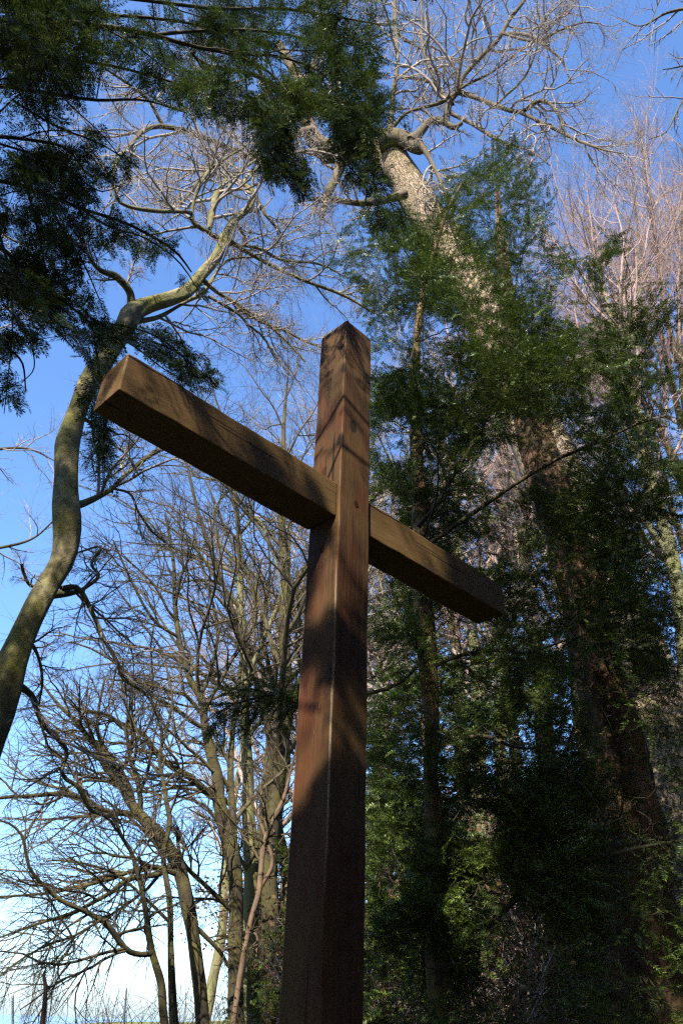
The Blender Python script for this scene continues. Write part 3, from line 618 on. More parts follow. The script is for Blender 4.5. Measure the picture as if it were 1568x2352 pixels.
# the young yew behind the cross
gY = np.random.default_rng(77)
HY = 5.4
yt = path([(1008, 2400, 46), (1005, 2318, 42), (1002, 2200, 48), (1002, 2018, 50), (995, 1868, 46), (988, 1768, 38), (990, 1660, 30), (985, 1568, 40), (979, 1484, 42), (970, 1350, 38), (963, 1200, 34), (957, 1050, 30), (952, 900, 25), (958, 760, 19), (985, 620, 13), (1020, 500, 8), (1060, 420, 4)], [5.4, 5.4, 5.2, 4.8], 90)
yt, yb = ground_base(yt)
yew = thing('yew_tree', yb, 'dark green yew with thin peeling mossy trunk directly behind the right arm of the cross', 'tree')
ge = Geo(); ge.tube(*stack([yt], 110), 18, 0, .10, 3); ge.build('trunk', M_YEWBARK, yew, yb)
YP = [(700, 545), (790, 515), (830, 490), (925, 515), (990, 470), (1005, 395), (1050, 372), (1105, 385), (1130, 335), (1185, 312), (1235, 372), (1240, 425), (1292, 482), (1250, 520), (1290, 570), (1335, 610), (1385, 590), (1398, 530), (1425, 520), (1450, 590), (1452, 680), (1530, 655), (1580, 690), (1580, 740), (1490, 760), (1500, 840), (1580, 835), (1600, 2400), (836, 2400), (845, 700), (800, 640)]
HOLES = [(905, 1010, 50, 55), (1155, 1085, 65, 70), (1045, 1450, 70, 60), (1105, 1270, 55, 35), (890, 1180, 30, 60), (1520, 930, 60, 45), (1440, 640, 60, 60), (1320, 690, 50, 60), (1540, 1010, 40, 50), (900, 1620, 45, 70), (1370, 900, 30, 40), (1240, 1580, 45, 45), (925, 590, 20, 24), (1010, 760, 24, 30), (880, 830, 22, 30), (1120, 2060, 60, 60), (1185, 2200, 95, 130), (900, 2010, 40, 70), (885, 2250, 40, 60), (1100, 1900, 40, 40)]
big_y, big_x = [1000, 1309, 1484, 1690, 1818, 2018, 2318], [1226, 1322, 1362, 1415, 1440, 1465, 1503]
def keep_yew(P):
    xy = proj(P); k = inpoly(xy + gY.normal(0, 14, xy.shape), YP)
    for (x, y, a, b) in HOLES:
        e = ((xy[:, 0] - x) / a) ** 2 + ((xy[:, 1] - y) / b) ** 2
        k &= ~((e < 1) & (gY.random(len(e)) < .88))
    bx = np.interp(xy[:, 1], big_y, big_x); k &= ~((np.abs(xy[:, 0] - bx) < np.interp(xy[:, 1], [1200, 2350], [40, 95])) & (xy[:, 1] > 1250) & (gY.random(len(xy)) < .6))
    oakzone = (xy[:, 0] > 1400) & (xy[:, 1] > 1560); k &= ~(oakzone & (gY.random(len(xy)) < .5))
    oz2 = (xy[:, 0] > 1170) & (xy[:, 0] < 1300) & (xy[:, 1] > 960) & (xy[:, 1] < 1120); k &= ~(oz2 & (gY.random(len(xy)) < .7))
    dd = np.abs(np.hypot(P[:, 0], P[:, 1]))
    k &= (dd > 4.75) | (xy[:, 1] < 1000) | (xy[:, 0] > 1330)
    ax = np.interp(xy[:, 1], [r[1] for r in oak_px[:13]][::-1], [r[0] for r in oak_px[:13]][::-1])
    k &= ~((np.abs(xy[:, 0] - ax) < 42) & (xy[:, 1] < 800) & (gY.random(len(xy)) < np.where(xy[:, 1] < 700, .72, .5)))
    return k & clumpy(P, 4.2, 9, -1.1) & clumpy(P, 11, 10, np.where(xy[:, 1] > 1450, -1.2, -1.7))
boughs = []
TX = yt[0]
class Nodes:                                        # where the next bough may fork off
    def __init__(s, P, R): s.P = P[::3]; s.R = R[::3]
    def bough(s, g, q, r=.010):
        d = np.linalg.norm(q - s.P, axis=1); low = s.P[:, 2] - q[2]
        dh = np.hypot(*(q[:2, None] - s.P[:, :2].T))
        i = np.argmin(d + 1.6 * np.maximum(0, low + .12 * dh) + .25 * (s.R < .004)); a = s.P[i]; L = d[i]
        mid = (a + q) / 2 + np.array([0, 0, .13 * L]) + g.normal(0, .05 * L + .01, 3)
        P = catmull([a, mid, q], 12); P[1:-1] += g.normal(0, .014, (10, 3))
        R = np.linspace(min(r, max(.0035, s.R[i] * .6), .004 + .006 * L), .0028, 12)
        s.P = np.vstack([s.P, P[3:]]); s.R = np.concatenate([s.R, R[3:]])
        return P, R
NY = Nodes(*yt)
big = path([(1515, 2480, 195), (1503, 2318, 176), (1484, 2150, 160), (1465, 2018, 150), (1440, 1818, 130), (1415, 1690, 114), (1362, 1484, 102), (1322, 1309, 88), (1268, 1134, 78), (1226, 1000, 70), (1190, 850, 52), (1165, 700, 36), (1150, 560, 22), (1140, 430, 8)], [7.0, 6.9, 6.7, 6.2], 90)
big, bb = ground_base(big)
bigyew = thing('yew_tree', bb, 'thick old yew with reddish fluted trunk in deep shade at the lower right', 'tree')
ge = Geo(); ge.tube(*stack([big], 120), 56, 0, .05, 13); V = ge.v[0].reshape(120, 56, 3); c_ = V.mean(1, keepdims=True)
th = np.arange(56) * 2 * math.pi / 56; hh = np.linspace(0, 1, 120)[:, None]
fl_ = 1 + .10 * np.sin(5 * th + 2.2 * np.sin(4 * hh)) + .06 * np.sin(9 * th - 5 * hh + 1) + .035 * np.sin(17 * th + 7 * hh) + .10 * np.exp(-hh * 9) * np.sin(4 * th + 1)
ge.v[0] = (c_ + (V - c_) * fl_[..., None]).astype(np.float32).reshape(-1, 3)
ge.build('trunk', M_BIGYEW, bigyew, bb); NB = Nodes(*big)
px_ = gY.uniform([700, 320], [1620, 2420], (6000, 2)); px_ = px_[inpoly(px_, YP)]
px_ = np.vstack([px_[:430], gY.uniform([845, 560], [1060, 1020], (18, 2)), gY.uniform([1060, 560], [1300, 900], (12, 2))])
hd = np.where(px_[:, 1] < 1000, gY.uniform(3.9, 5.9, len(px_)), gY.uniform(4.7, 6.7, len(px_)))
tg = at(px_, hd)
boughs2 = []
for k in np.argsort(gY.random(len(tg)) + .35 * np.linalg.norm(tg - yt[0][60], axis=1)):
    if px_[k, 0] + gY.normal(0, 70) > 1190: boughs2.append(NB.bough(gY, tg[k], .013))
    else: boughs.append(NY.bough(gY, tg[k]))
# boughs one can follow in the picture
seen = [path([(968, 1262, 13), (1010, 1232, 11), (1064, 1194, 12), (1134, 1144, 11), (1179, 1114, 10), (1234, 1079, 10), (1309, 1039, 9), (1359, 1024, 8), (1434, 984, 7), (1524, 956, 4)], [5.1, 4.9], 12),
        path([(1002, 2260, 16), (1050, 2190, 15), (1110, 2140, 15), (1179, 2068, 15), (1224, 2028, 15), (1249, 1998, 15), (1309, 1988, 13), (1384, 1968, 11), (1484, 1943, 8), (1570, 1930, 4)], [5.3, 5.0], 12),
        path([(1000, 2010, 13), (1060, 2004, 10), (1134, 2003, 9), (1200, 2040, 7), (1280, 2120, 4)], [5.3, 5.0], 12),
        path([(980, 1540, 13), (1009, 1524, 11), (1064, 1504, 10), (1134, 1494, 9), (1210, 1500, 7), (1300, 1470, 4)], [5.3, 5.2], 12),
        path([(960, 1210, 12), (1000, 1160, 9), (1064, 1054, 9), (1114, 969, 8), (1150, 880, 6), (1190, 760, 4)], [5.1, 4.8], 12),
        path([(975, 1500, 12), (930, 1560, 9), (860, 1590, 9), (760, 1595, 8), (680, 1590, 8), (600, 1600, 7), (520, 1625, 4), (470, 1660, 3)], [5.4, 5.6], 14),
        path([(990, 1680, 12), (1040, 1700, 10), (1110, 1690, 9), (1200, 1720, 7), (1320, 1700, 4)], [5.3, 5.1], 12)]
boughs += seen
ge = Geo()
for P, R in boughs: ge.tube(*stack([(P, R)], 14), 5)
ge.build('boughs', M_YEWTWIG, yew, yb)
w_, nd = yew_sprays(gY, boughs, keep_yew, 16, 10, 40, L=(.022, .031), wd=.0055)
LP = [(455, 1610), (490, 1570), (540, 1580), (600, 1545), (720, 1540), (730, 1730), (690, 1700), (640, 1730), (590, 1690), (560, 1760), (540, 1700), (460, 1705), (500, 1650)]
w2, nd2 = yew_sprays(gY, [seen[5]] * 3, lambda P: inpoly(proj(P) + gY.normal(0, 10, (len(P), 2)), LP), 34, 9, 36, twl=(.2, .55), L=(.022, .031), wd=.0055)
for a, b in ((w_, w2), (nd, nd2)):
    a.merge(b)
w_.build('twigs', M_YEWTWIG, yew, yb); nd.build('foliage', M_NEEDLE, yew, yb, smooth=False)
ge = Geo()
for P, R in boughs2: ge.tube(*stack([(P, R)], 14), 5)
ge.build('boughs', M_YEWTWIG, bigyew, bb)
w_, nd = yew_sprays(gY, boughs2, keep_yew, 16, 10, 40, L=(.022, .031), wd=.0055)
w_.build('twigs', M_YEWTWIG, bigyew, bb); nd.build('foliage', M_NEEDLE, bigyew, bb, smooth=False)
# low yew bushes in the sun farther back
def yew_bush(label, h, seed):
    g = np.random.default_rng(seed); root = thing('yew_bush', (0, 0, -100), label, 'shrub', 'sunlit yew bushes behind the young yew')
    z = np.linspace(0, 1, 10); tr = (np.stack([.1 * np.sin(3 * z), .1 * np.cos(4 * z), z * h], -1), .05 * (1 - z) + .006)
    ge = Geo(); ge.tube(*stack([tr], 20), 8, 0, .1, seed); ge.build('trunk', M_YEWBARK, root, np.zeros(3))
    n_ = Nodes(tr[0].repeat(3, 0), tr[1].repeat(3)); bs = []
    for k in range(90):
        zz = g.uniform(.08, 1) * h; rr = .46 * h * (1 - .75 * zz / h) * np.sqrt(g.random()); a = g.uniform(0, 6.28)
        bs.append(n_.bough(g, np.array([rr * math.cos(a), rr * math.sin(a), zz])))
    ge = Geo()
    for P, R in bs: ge.tube(*stack([(P, R)], 8), 4)
    ge.build('boughs', M_YEWTWIG, root, np.zeros(3))
    w, n2 = yew_sprays(g, bs, lambda P: clumpy(P, 4, seed, -.8), 10, 8, 20, twl=(.25, .6), shl=(.1, .22), L=(.03, .045), wd=.009)
    w.build('twigs', M_YEWTWIG, root, np.zeros(3)); n2.build('foliage', M_NEEDLE, root, np.zeros(3), smooth=False); return root
yb0 = yew_bush('sunlit yew bush close behind the right side of the post', 3.6, 501); first = True
for (x, Hd, sc, lb) in ((900, 9.5, 1.0, yb0['label']), (985, 12.5, 1.5, 'tall yew bush farther back behind the thin yew trunk'), (1300, 11, 1.5, 'yew bush beside the thick reddish trunk'), (640, 15, .8, 'small yew bush at the foot of the trees left of the post')):
    p = at([(x, 2330)], Hd)[0]; p[2] = tz(p[0], p[1]) - .1
    if first: o = yb0; first = False
    else:
        o = yb0.copy(); COL.objects.link(o); o['label'] = lb
        for ch in yb0.children:
            c = ch.copy(); COL.objects.link(c); c.parent = o
    o.location = p; o.scale = (sc, sc, sc); o.rotation_euler = (0, 0, Hd * 7)

# the old yew to the left whose boughs hang overhead
gO = np.random.default_rng(101)
trO = (np.array([[-4.6, 0.2, -.2], [-4.5, .2, 1.6], [-4.3, .3, 3.2], [-4.1, .35, 5.0], [-4.2, .1, 7.5], [-4.3, 0, 10], [-4.4, -.1, 12.3]]), np.array([.30, .26, .22, .17, .12, .07, .02]))
over = thing('yew_tree', trO[0][0], 'overhanging dark yew whose drooping sprays fill the upper left of the picture', 'tree')
ge = Geo(); ge.tube(*stack([trO], 50), 24, 0, .10, 8); ge.build('trunk', M_YEWBARK, over, trO[0][0])
def from_trunk(P, R, k): return np.vstack([[trO[0][k]], P]), np.concatenate([[R[0] * 1.5], R])
main = [
    from_trunk(*path([(-300, 60, 20), (-120, 50, 16), (0, 50, 15), (125, 50, 14), (250, 62, 13), (350, 80, 12), (450, 108, 10), (535, 125, 9), (600, 155, 7), (645, 190, 5), (690, 260, 3)], [2.3, 2.5], 20), 3),
    from_trunk(*path([(-300, 440, 18), (-100, 520, 11), (0, 565, 9), (50, 615, 8), (110, 665, 7), (170, 710, 6), (230, 760, 5), (290, 800, 3)], [2.9, 3.1], 16), 2),
    from_trunk(*path([(-300, 360, 18), (-80, 400, 11), (60, 430, 9), (190, 480, 8), (270, 505, 7), (325, 530, 7), (400, 575, 6), (440, 625, 4)], [2.9, 3.2], 16), 2),
    from_trunk(*path([(-300, -60, 16), (-60, -40, 12), (150, -20, 10), (330, 0, 9), (500, 20, 8), (650, 20, 7), (780, 40, 5), (890, 60, 3)], [2.3, 2.6], 18), 3),
    from_trunk(*path([(-300, 180, 16), (-60, 190, 11), (90, 210, 9), (220, 230, 7), (330, 230, 5), (430, 260, 3)], [2.5, 2.8], 16), 3),
    from_trunk(*path([(-300, 620, 14), (-90, 740, 9), (0, 790, 7), (50, 830, 5), (60, 900, 3)], [2.9, 3.1], 14), 2),
    from_trunk(*path([(-300, 300, 14), (-60, 310, 10), (60, 320, 8), (150, 340, 6), (200, 400, 4)], [2.7, 2.9], 14), 3),
    path([(350, 80, 9), (470, 70, 8), (590, 70, 7), (700, 90, 6), (780, 140, 5), (840, 220, 3)], [2.42, 2.7], 14),
    path([(535, 125, 7), (640, 130, 6), (740, 170, 5), (790, 250, 4), (820, 340, 3)], [2.48, 2.8], 14),
    path([(780, 150, 6), (830, 250, 5), (850, 350, 4), (860, 440, 3), (880, 520, 2)], [2.7, 2.9], 14),
    path([(230, 740, 5), (330, 760, 4), (400, 800, 4), (460, 860, 3), (500, 895, 2)], [3.2, 3.3], 12),
    path([(215, 760, 5), (225, 840, 4), (230, 930, 3), (235, 1040, 3), (238, 1110, 2)], [3.2, 3.25], 12),
    from_trunk(*path([(-300, 120, 14), (-60, 110, 10), (100, 130, 8), (250, 150, 7), (400, 190, 5), (520, 240, 3)], [2.4, 2.7], 16), 3),
    from_trunk(*path([(-300, 10, 14), (0, 0, 10), (200, 30, 8), (420, 50, 7), (600, 100, 5), (720, 170, 4), (800, 240, 3)], [2.35, 2.75], 16), 3),
    from_trunk(*path([(-300, 520, 12), (-60, 600, 9), (40, 690, 7), (110, 740, 5), (170, 800, 3)], [2.9, 3.1], 14), 2),
    *[(catmull(np.array(p), 16), np.linspace(.018, .004, 16)) for p in (  # out-of-frame boughs added to cast finer dapples on the cross
        [(-4.15, .3, 5.0), (-2.2, .9, 5.35), (-1.1, 1.15, 5.25), (-.4, 1.5, 5.5), (.3, 1.75, 5.75)],
        [(-4.2, .3, 4.4), (-2.6, .7, 4.9), (-1.7, .95, 4.85), (-1.0, 1.2, 4.75)],
        [(-4.1, .3, 5.6), (-2.0, .5, 6.1), (-.9, .9, 6.15), (0, 1.15, 6.3), (.6, 1.4, 6.3)])],
    path([(640, 190, 5), (680, 260, 4), (680, 340, 3), (690, 420, 2)], [2.55, 2.7], 12),
    path([(440, 120, 6), (490, 190, 5), (530, 240, 4), (600, 290, 2)], [2.45, 2.6], 12),
]
OP = [[(-20, -20), (960, -20), (965, 60), (930, 150), (885, 165), (862, 215), (905, 210), (940, 250), (928, 300), (880, 312), (862, 330), (875, 385), (910, 425), (930, 480), (925, 550), (880, 540), (845, 490), (835, 430), (795, 430), (772, 370), (748, 335), (752, 300), (722, 262), (690, 262), (680, 300), (705, 370), (735, 425), (715, 460), (680, 445), (655, 390), (635, 420), (600, 395), (590, 320), (540, 270), (480, 285), (380, 250), (300, 200), (230, 200), (190, 250), (250, 320), (325, 370), (300, 400), (215, 430), (210, 470), (280, 490), (400, 540), (460, 610), (480, 690), (460, 700), (400, 620), (320, 590), (260, 580), (200, 580), (190, 650), (240, 700), (300, 740), (400, 770), (470, 830), (515, 890), (440, 890), (330, 800), (270, 790), (260, 850), (200, 830), (150, 780), (120, 720), (100, 820), (50, 850), (30, 950), (-20, 970)],
      [(215, 800), (250, 850), (255, 960), (262, 1100), (225, 1130), (210, 1000), (200, 880)]]
def keep_over(P):
    xy = proj(P); q = (P - CAM) @ c_fw
    xy = xy + gO.normal(0, 11, xy.shape); out = ((xy[:, 0] < -5) | (xy[:, 1] < -5) | (q < .3)) & (gO.random(len(xy)) < .36)
    k = inpoly(xy, OP[0]) | inpoly(xy, OP[1])
    lowdens = (xy[:, 0] > 170) & (xy[:, 1] > 150) & (xy[:, 0] < 640) & (xy[:, 1] < 560) & (gO.random(len(xy)) < .3)
    k &= (((xy[:, 0] - 300) / 60) ** 2 + ((xy[:, 1] - 700) / 45) ** 2 > 1) | (gO.random(len(xy)) < .35)
    k &= ((xy[:, 0] - 716) / 50) ** 2 + ((xy[:, 1] - 312) / 58) ** 2 > 1
    return (out | (k & ~lowdens & clumpy(P, 7, 22, -1.0)))
qo = np.stack([gO.uniform(-7.0, -2.7, 280), gO.uniform(-2.6, 1.4, 280), gO.uniform(4.0, 12.0, 280)], -1)
NO = Nodes(*(a[0] for a in stack([trO], 90))); crown = [NO.bough(gO, q, .02) for q in qo]  # unseen crown boughs added to shade the crooked trunk
# side boughs fill the fan between the main limbs
Pm, Rm = stack(main, 16)
s1, s1r = grow(gO, Pm, Rm, 26, t0=.08, Labs=(.35, .9), ang=55, npts=8, wig=.12, up=-.08, rr=.5, flat=.5, rmax=.007)
k_ = keep_over(s1[:, 4]) & (keep_over(s1[:, 7]) | (gO.random(len(s1)) < .3)); s1, s1r = s1[k_], s1r[k_]
bo = main + [(s1[i], s1r[i]) for i in range(len(s1))]
ge = Geo()
for P, R in main: ge.tube(*stack([(P, R)], 20), 6)
ge.tube(s1, s1r, 4); ge.tube(*stack(crown, 10), 4); ge.build('boughs', M_YEWTWIG, over, trO[0][0])
w_, nd = yew_sprays(gO, bo, keep_over, 8, 8, 36, twl=(.14, .34), shl=(.07, .15), L=(.025, .034), wd=.0042, droop=-.13, up=-.09, comb=.16)
fr = [path(p, h, 12) for p, h in (
    ([(-20, 590, 6), (60, 640, 5), (120, 690, 4), (180, 740, 3)], [2.95, 3.1]), ([(100, 430, 6), (140, 520, 5), (190, 600, 4), (230, 690, 3)], [2.95, 3.15]), ([(60, 420, 6), (90, 540, 5), (110, 650, 4), (120, 760, 3)], [2.9, 3.1]),
    ([(-10, 500, 6), (20, 620, 5), (30, 740, 4), (20, 860, 3), (10, 950, 2)], [2.9, 3.05]), ([(10, 700, 5), (60, 760, 4), (80, 840, 3), (50, 880, 2)], [2.95, 3.1]), ([(190, 480, 6), (250, 520, 5), (330, 545, 4), (410, 600, 4), (470, 690, 2)], [3.05, 3.25]),
    ([(170, 690, 5), (230, 745, 5), (310, 775, 4), (400, 805, 4), (505, 890, 2)], [3.15, 3.3]), ([(240, 770, 4), (300, 790, 4), (380, 850, 3), (440, 880, 2)], [3.2, 3.3]),
    ([(222, 800, 4), (235, 900, 3), (240, 1000, 3), (240, 1110, 2)], [3.2, 3.25]), ([(205, 800, 3), (215, 870, 3), (210, 960, 2), (216, 1010, 2)], [3.2, 3.25]), ([(260, 1000, 3), (290, 1000, 3), (320, 1030, 2)], [3.2, 3.25]),
    ([(0, 330, 6), (90, 360, 5), (170, 400, 4), (230, 440, 3), (290, 420, 2)], [2.8, 3.0]), ([(30, 230, 6), (130, 290, 5), (230, 330, 4), (320, 385, 3)], [2.7, 2.9]),
    ([(590, 290, 4), (620, 350, 3), (650, 400, 3), (665, 430, 2)], [2.55, 2.7]), ([(620, 280, 4), (660, 330, 4), (700, 400, 3), (718, 450, 2)], [2.55, 2.7]), ([(760, 330, 4), (800, 380, 4), (840, 430, 3), (870, 500, 3), (880, 545, 2)], [2.7, 2.9]), ([(790, 330, 4), (840, 380, 4), (880, 430, 3), (910, 500, 2)], [2.75, 2.9]))]
w3, nd3 = yew_sprays(gO, fr, keep_over, 22, 7, 34, twl=(.07, .20), shl=(.06, .13), L=(.025, .034), wd=.0042, droop=-.13, up=-.1, comb=.16)
for P, R in fr: w3.tube(*stack([(P, R)], 14), 5)
for a, b in ((w_, w3), (nd, nd3)):
    a.merge(b)
w2, nd2 = yew_sprays(gO, crown, lambda P: (P[:, 0] < -2.4) & clumpy(P, 4.0, 31, -.9), 10, 8, 20, twl=(.3, .7), shl=(.12, .26), L=(.045, .07), wd=.013)
for a, b in ((w_, w2), (nd, nd2)):
    a.merge(b)
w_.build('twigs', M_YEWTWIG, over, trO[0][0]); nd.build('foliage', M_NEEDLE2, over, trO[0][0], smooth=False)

# unseen yew behind the viewer, its crown shaped to throw the dappled shade
gS = np.random.default_rng(202)
trS = (np.array([[0.4, -3.6, -.2], [.4, -3.5, 2], [.5, -3.3, 4.5], [.6, -3.0, 8], [.7, -2.7, 12]]), np.array([.26, .22, .17, .11, .04]))
shade = thing('yew_tree', trS[0][0], 'unseen tall yew behind the viewer, crown shaped to cast the dappled shade on the cross', 'tree')
ge = Geo(); ge.tube(*stack([trS], 40), 16, 0, .1, 9); ge.build('trunk', M_YEWBARK, shade, trS[0][0])
SP = [(-3.6, 1.6), (-3.5, 7.2), (-1.9, 7.5), (-1.0, 8.6), (-.3, 9.6), (.7, 11.2), (2.2, 11.3), (3.6, 10.4), (4.4, 8.8), (4.6, 1.6)]
SP2 = [(-4.2, 6.8), (-4.0, 9.4), (-2.6, 10.4), (-.7, 10.9), (.1, 10.5), (-.4, 9.5), (-1.4, 7.6)]
q_ = gS.uniform([-4.2, 1.6], [4.6, 12.8], (1600, 2)); q_ = q_[inpoly(q_, SP) | inpoly(q_, SP2)][:380]
NS = Nodes(*(a[0] for a in stack([trS], 90))); bs = [NS.bough(gS, np.array([a, gS.uniform(-3.8, -1.2), b]), .02) for a, b in q_]
ge = Geo()
for P, R in bs: ge.tube(*stack([(P, R)], 10), 4)
ge.build('boughs', M_YEWTWIG, shade, trS[0][0])
def keep_shade(P):
    xz = P[:, [0, 2]] + gS.normal(0, .12, (len(P), 2))
    k = (inpoly(xz, SP) & clumpy(P, 2.6, 5, -2.0)) | (inpoly(xz, SP2) & clumpy(P, 5.0, 6, DAPPLE))
    # crown thinned and holed along the sun line to place dapples on the cross
    L = P - SUN * ((P[:, 1] - 3.15) / SUN[1])[:, None]
    x, z = L[:, 0], L[:, 2]
    thin = (x > -1.15) & (x < np.where(z < 4.15, .46, .6)) & (z > 2.15 + .1 * np.sin(x * 9)) & (z < 5.6)
    k &= ~(thin & ~clumpy(P, 11.0, 15, THIN))
    for (a, b, ra, rb) in ((-.05, 3.05, .16, .22), (0, 4.75, .16, .17), (-.58, 2.85, .2, .17), (-.36, 3.1, .1, .16), (-.2, 3.5, .12, .2), (.15, 3.35, .10, .25), (-.03, 2.3, .09, .2), (.42, 3.95, .12, .2)):
        k &= ~((((x - a) / ra) ** 2 + ((z - b) / rb) ** 2 < 1) & (gS.random(len(x)) < .93))
    k |= (x > -.5) & (x < .5) & (z < 1.85) & (inpoly(P[:, [0, 2]], SP) | inpoly(P[:, [0, 2]], SP2))
    den = (x > np.where(z < 4.15, .45, .58)) & (x < 2.4) & (z > 2) & (z < 6.2) & clumpy(P, 5, 61, np.where(x > 1.25, -.4, -1.9))
    return k | (den & inpoly(P[:, [0, 2]], SP2))
THIN = 2.9
DAPPLE = 0.0
def keep_dense(P):
    L = P - SUN * ((P[:, 1] - 3.15) / SUN[1])[:, None]
    return keep_shade(P) & (np.abs(L[:, 0]) < 1.2) & (L[:, 2] < 5.4) & (L[:, 2] > 1)
w5, nd5 = yew_sprays(gS, bs, keep_dense, 26, 10, 22, twl=(.25, .6), shl=(.10, .22), L=(.05, .075), wd=.014)
w_, nd = yew_sprays(gS, bs, keep_shade, 12, 9, 22, twl=(.35, .8), shl=(.12, .28), L=(.05, .075), wd=.014)
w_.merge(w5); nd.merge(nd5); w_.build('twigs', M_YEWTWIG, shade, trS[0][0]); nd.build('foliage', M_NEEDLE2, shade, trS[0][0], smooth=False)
for (dx, dy, sc, rz, lb) in ((-6.6, -.6, .72, .35, 'unseen low yew added behind the viewer on the left to block sky light'), (6.4, .3, .95, -.4, 'unseen broad yew added behind the viewer on the right to block sky light'), (.4, -3.2, .9, 3.3, 'unseen yew added in a second row behind the viewer to block sky light'), (7.0, 6.6, .8, 1.5, 'unseen yew added to the right of the viewer to block sky light'), (-8.2, 6.2, .62, -1.5, 'unseen yew added to the left of the viewer to block sky light')):  # unseen copies added around the viewer to cut sky light on the cross
    o = shade.copy(); COL.objects.link(o); o['label'] = lb
    for ch in shade.children:
        c = ch.copy(); COL.objects.link(c); c.parent = o
    o.location = (trS[0][0][0] + dx, trS[0][0][1] + dy, -.2); o.scale = (sc, sc, sc); o.rotation_euler = (0, 0, rz)

# ------------------------------------------------------------------ undergrowth and small things
def leafy_shrub(loc, h, seed, label, group):
    g = np.random.default_rng(seed); root = thing('beech_shrub', loc, label, 'shrub', group)
    P = []; R = []
    for k in range(9):
        d = nrm(np.array([g.normal(0, .35), g.normal(0, .35), 1])); p = [np.array([g.normal(0, .12), g.normal(0, .12), 0])]
        for j in range(9): p.append(p[-1] + d * h / 9); d = nrm(d + g.normal(0, .1, 3))
        P.append(p); R.append(np.linspace(.02, .005, 10))
    P, R = np.array(P), np.array(R); ge = Geo(); ge.tube(P, R, 5)
    A, B = grow(g, P, R, 9, t0=.15, lr=.4, ang=50, npts=6, wig=.15, rr=.6); ge.tube(A, B, 3)
    C, D = grow(g, A, B, 7, t0=.1, lr=.5, ang=45, npts=4, wig=.15, rr=.7); ge.tube(C, D, 3)
    ge.build('stems', M_TWIG, root, np.zeros(3))
    pts = C[:, 1:].reshape(-1, 3); pts = pts[g.random(len(pts)) < .75]; n = len(pts)
    d = nrm(g.normal(size=(n, 3)) + [0, 0, -.4]); s = nrm(np.cross(d, g.normal(size=(n, 3)))); L = g.uniform(.05, .085, (n, 1))
    V = np.stack([pts, pts + d * L * .5 + s * L * .28, pts + d * L, pts + d * L * .5 - s * L * .28], 1)
    ge = Geo(); ge.add(V, np.arange(n)[:, None] * 4 + np.arange(4)[None]); ge.build('leaves', M_BROWNLEAF, root, np.zeros(3), smooth=False)
    return root
GS = 'brown-leaved shrubs under the trees'
sh0 = leafy_shrub((0, 0, 0), 2.6, 301, 'beech shrub keeping its dry brown leaves, half hidden behind the yew', GS)
first = True
for (x, Hd, s) in ((1180, 11, 1.3), (1120, 14, 1.5), (1240, 13, 1.4), (1060, 12, 1.1), (900, 13, 1.3), (870, 10, .9), (1330, 11, 1.2), (1000, 16, 1.5), (960, 11, 1.0), (1210, 17, 1.8), (690, 18, 1.1), (640, 20, 1.2), (1110, 9.5, .9)):
    p = at([(x, 2330)], Hd)[0]; p[2] = tz(p[0], p[1]) - .05
    if first: o = sh0; first = False
    else:
        o = sh0.copy(); COL.objects.link(o)
        for ch in sh0.children:
            c = ch.copy(); COL.objects.link(c); c.parent = o
    o.location = p; o.scale = (s, s, s); o.rotation_euler = (0, 0, rg.uniform(0, 6.28))
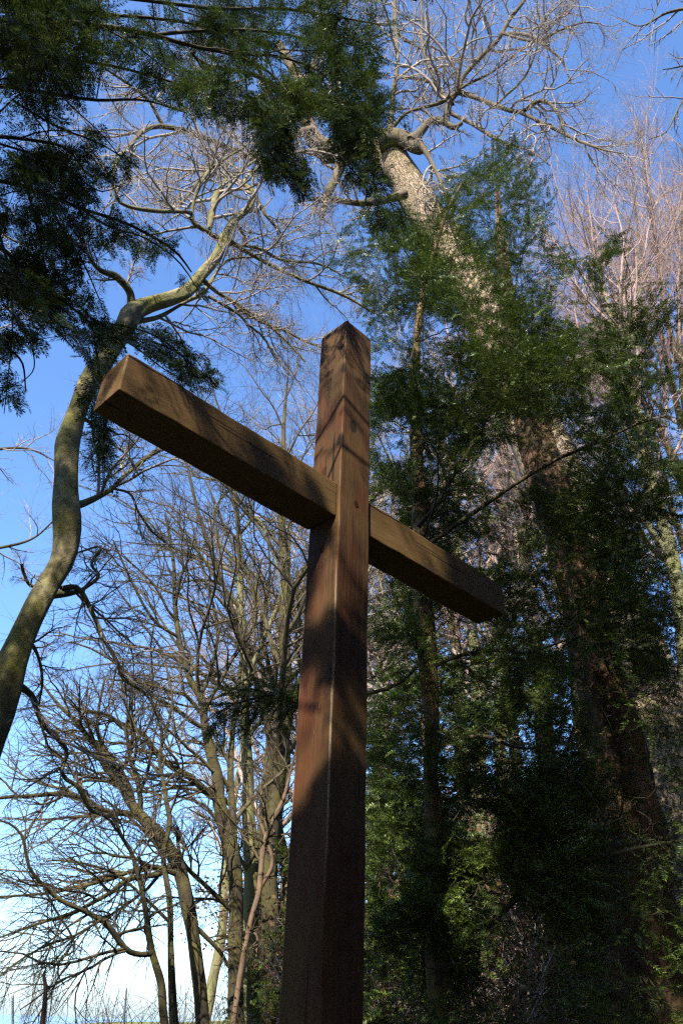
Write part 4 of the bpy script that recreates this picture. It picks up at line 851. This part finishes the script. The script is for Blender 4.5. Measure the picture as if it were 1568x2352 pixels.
# bare bramble stems along the field edge
def bramble(seed):
    g = np.random.default_rng(seed); P = []; R = []
    for k in range(16):
        d = nrm(np.array([g.normal(0, .5), g.normal(0, .4), 1])); p = [np.array([g.normal(0, .5), g.normal(0, .3), -.1])]
        for j in range(8): p.append(p[-1] + d * g.uniform(.9, 1.3) / 8); d = nrm(d + g.normal(0, .14, 3) + [0, 0, -.06])
        P.append(p); R.append(np.linspace(.006, .002, 9))
    P, R = np.array(P), np.array(R); ge = Geo(); ge.tube(P, R, 4)
    A, B = grow(g, P, R, 6, t0=.3, lr=.35, ang=50, npts=5, wig=.2, rr=.7); ge.tube(A, B, 3)
    return ge
first = None
for (x, Hd, s) in ((250, 13, 1.1), (300, 14, 1.0), (350, 14, .9), (180, 12, 1.0), (430, 15, 1.0), (320, 12, .8), (500, 16, 1.1), (120, 12, .9), (480, 13, .8)):
    p = at([(x, 2345)], Hd)[0]; p[2] = tz(p[0], p[1])
    if first is None: o = first = bramble(401).build('bramble', M_RED, None, np.zeros(3))
    else: o = first.copy(); COL.objects.link(o)
    tag(o, 'leafless bramble stems poking up at the field edge, lower left', 'bramble', 'leafless brambles at the field edge')
    o.location = p; o.scale = (s, s, s); o.rotation_euler = (0, 0, rg.uniform(0, 6.28))
# stakes at the field edge
def stake(name, label, cat, pts, Hd, mat, group=None, lump=0.0, point=True):
    P, R = path(pts, Hd, 14); b = P[0].copy(); b[2] = min(tz(b[0], b[1]) - .2, P[0, 2] - .05); P = np.vstack([[b], P]); R = np.concatenate([[R[0]], R])
    if point: P = np.vstack([P, [P[-1] + nrm(P[-1] - P[-2]) * R[-1] * 1.6]]); R = np.concatenate([R, [.002]])
    else: P = np.vstack([P, [P[-1]]]); R = np.concatenate([R, [.0005]])
    ge = Geo(); ge.tube(P, R, 10, 0, lump, 4); return tag(ge.build(name, mat, None, b), label, cat, group)
stake('broken_stake', 'dark weathered broken stake standing at the lower left corner', 'stake', [(98, 2360, 12), (103, 2310, 11), (105, 2270, 10), (101, 2240, 7), (104, 2228, 3)], 8, M_RED, lump=.12)
GF = 'white stakes along the field edge'
stake('white_stake', 'white stake nearest the left edge of the picture', 'stake', [(30, 2360, 6), (30, 2286, 6)], 10, M_WHITE, GF, point=False)
stake('white_stake', 'short tilted white stake just right of the broken dark stake', 'stake', [(104, 2364, 5), (109, 2302, 4)], 10, M_WHITE, GF)
stake('white_stake', 'tilted white stake left of the two thin bare trees', 'stake', [(284, 2362, 5), (291, 2272, 4)], 10, M_WHITE, GF)
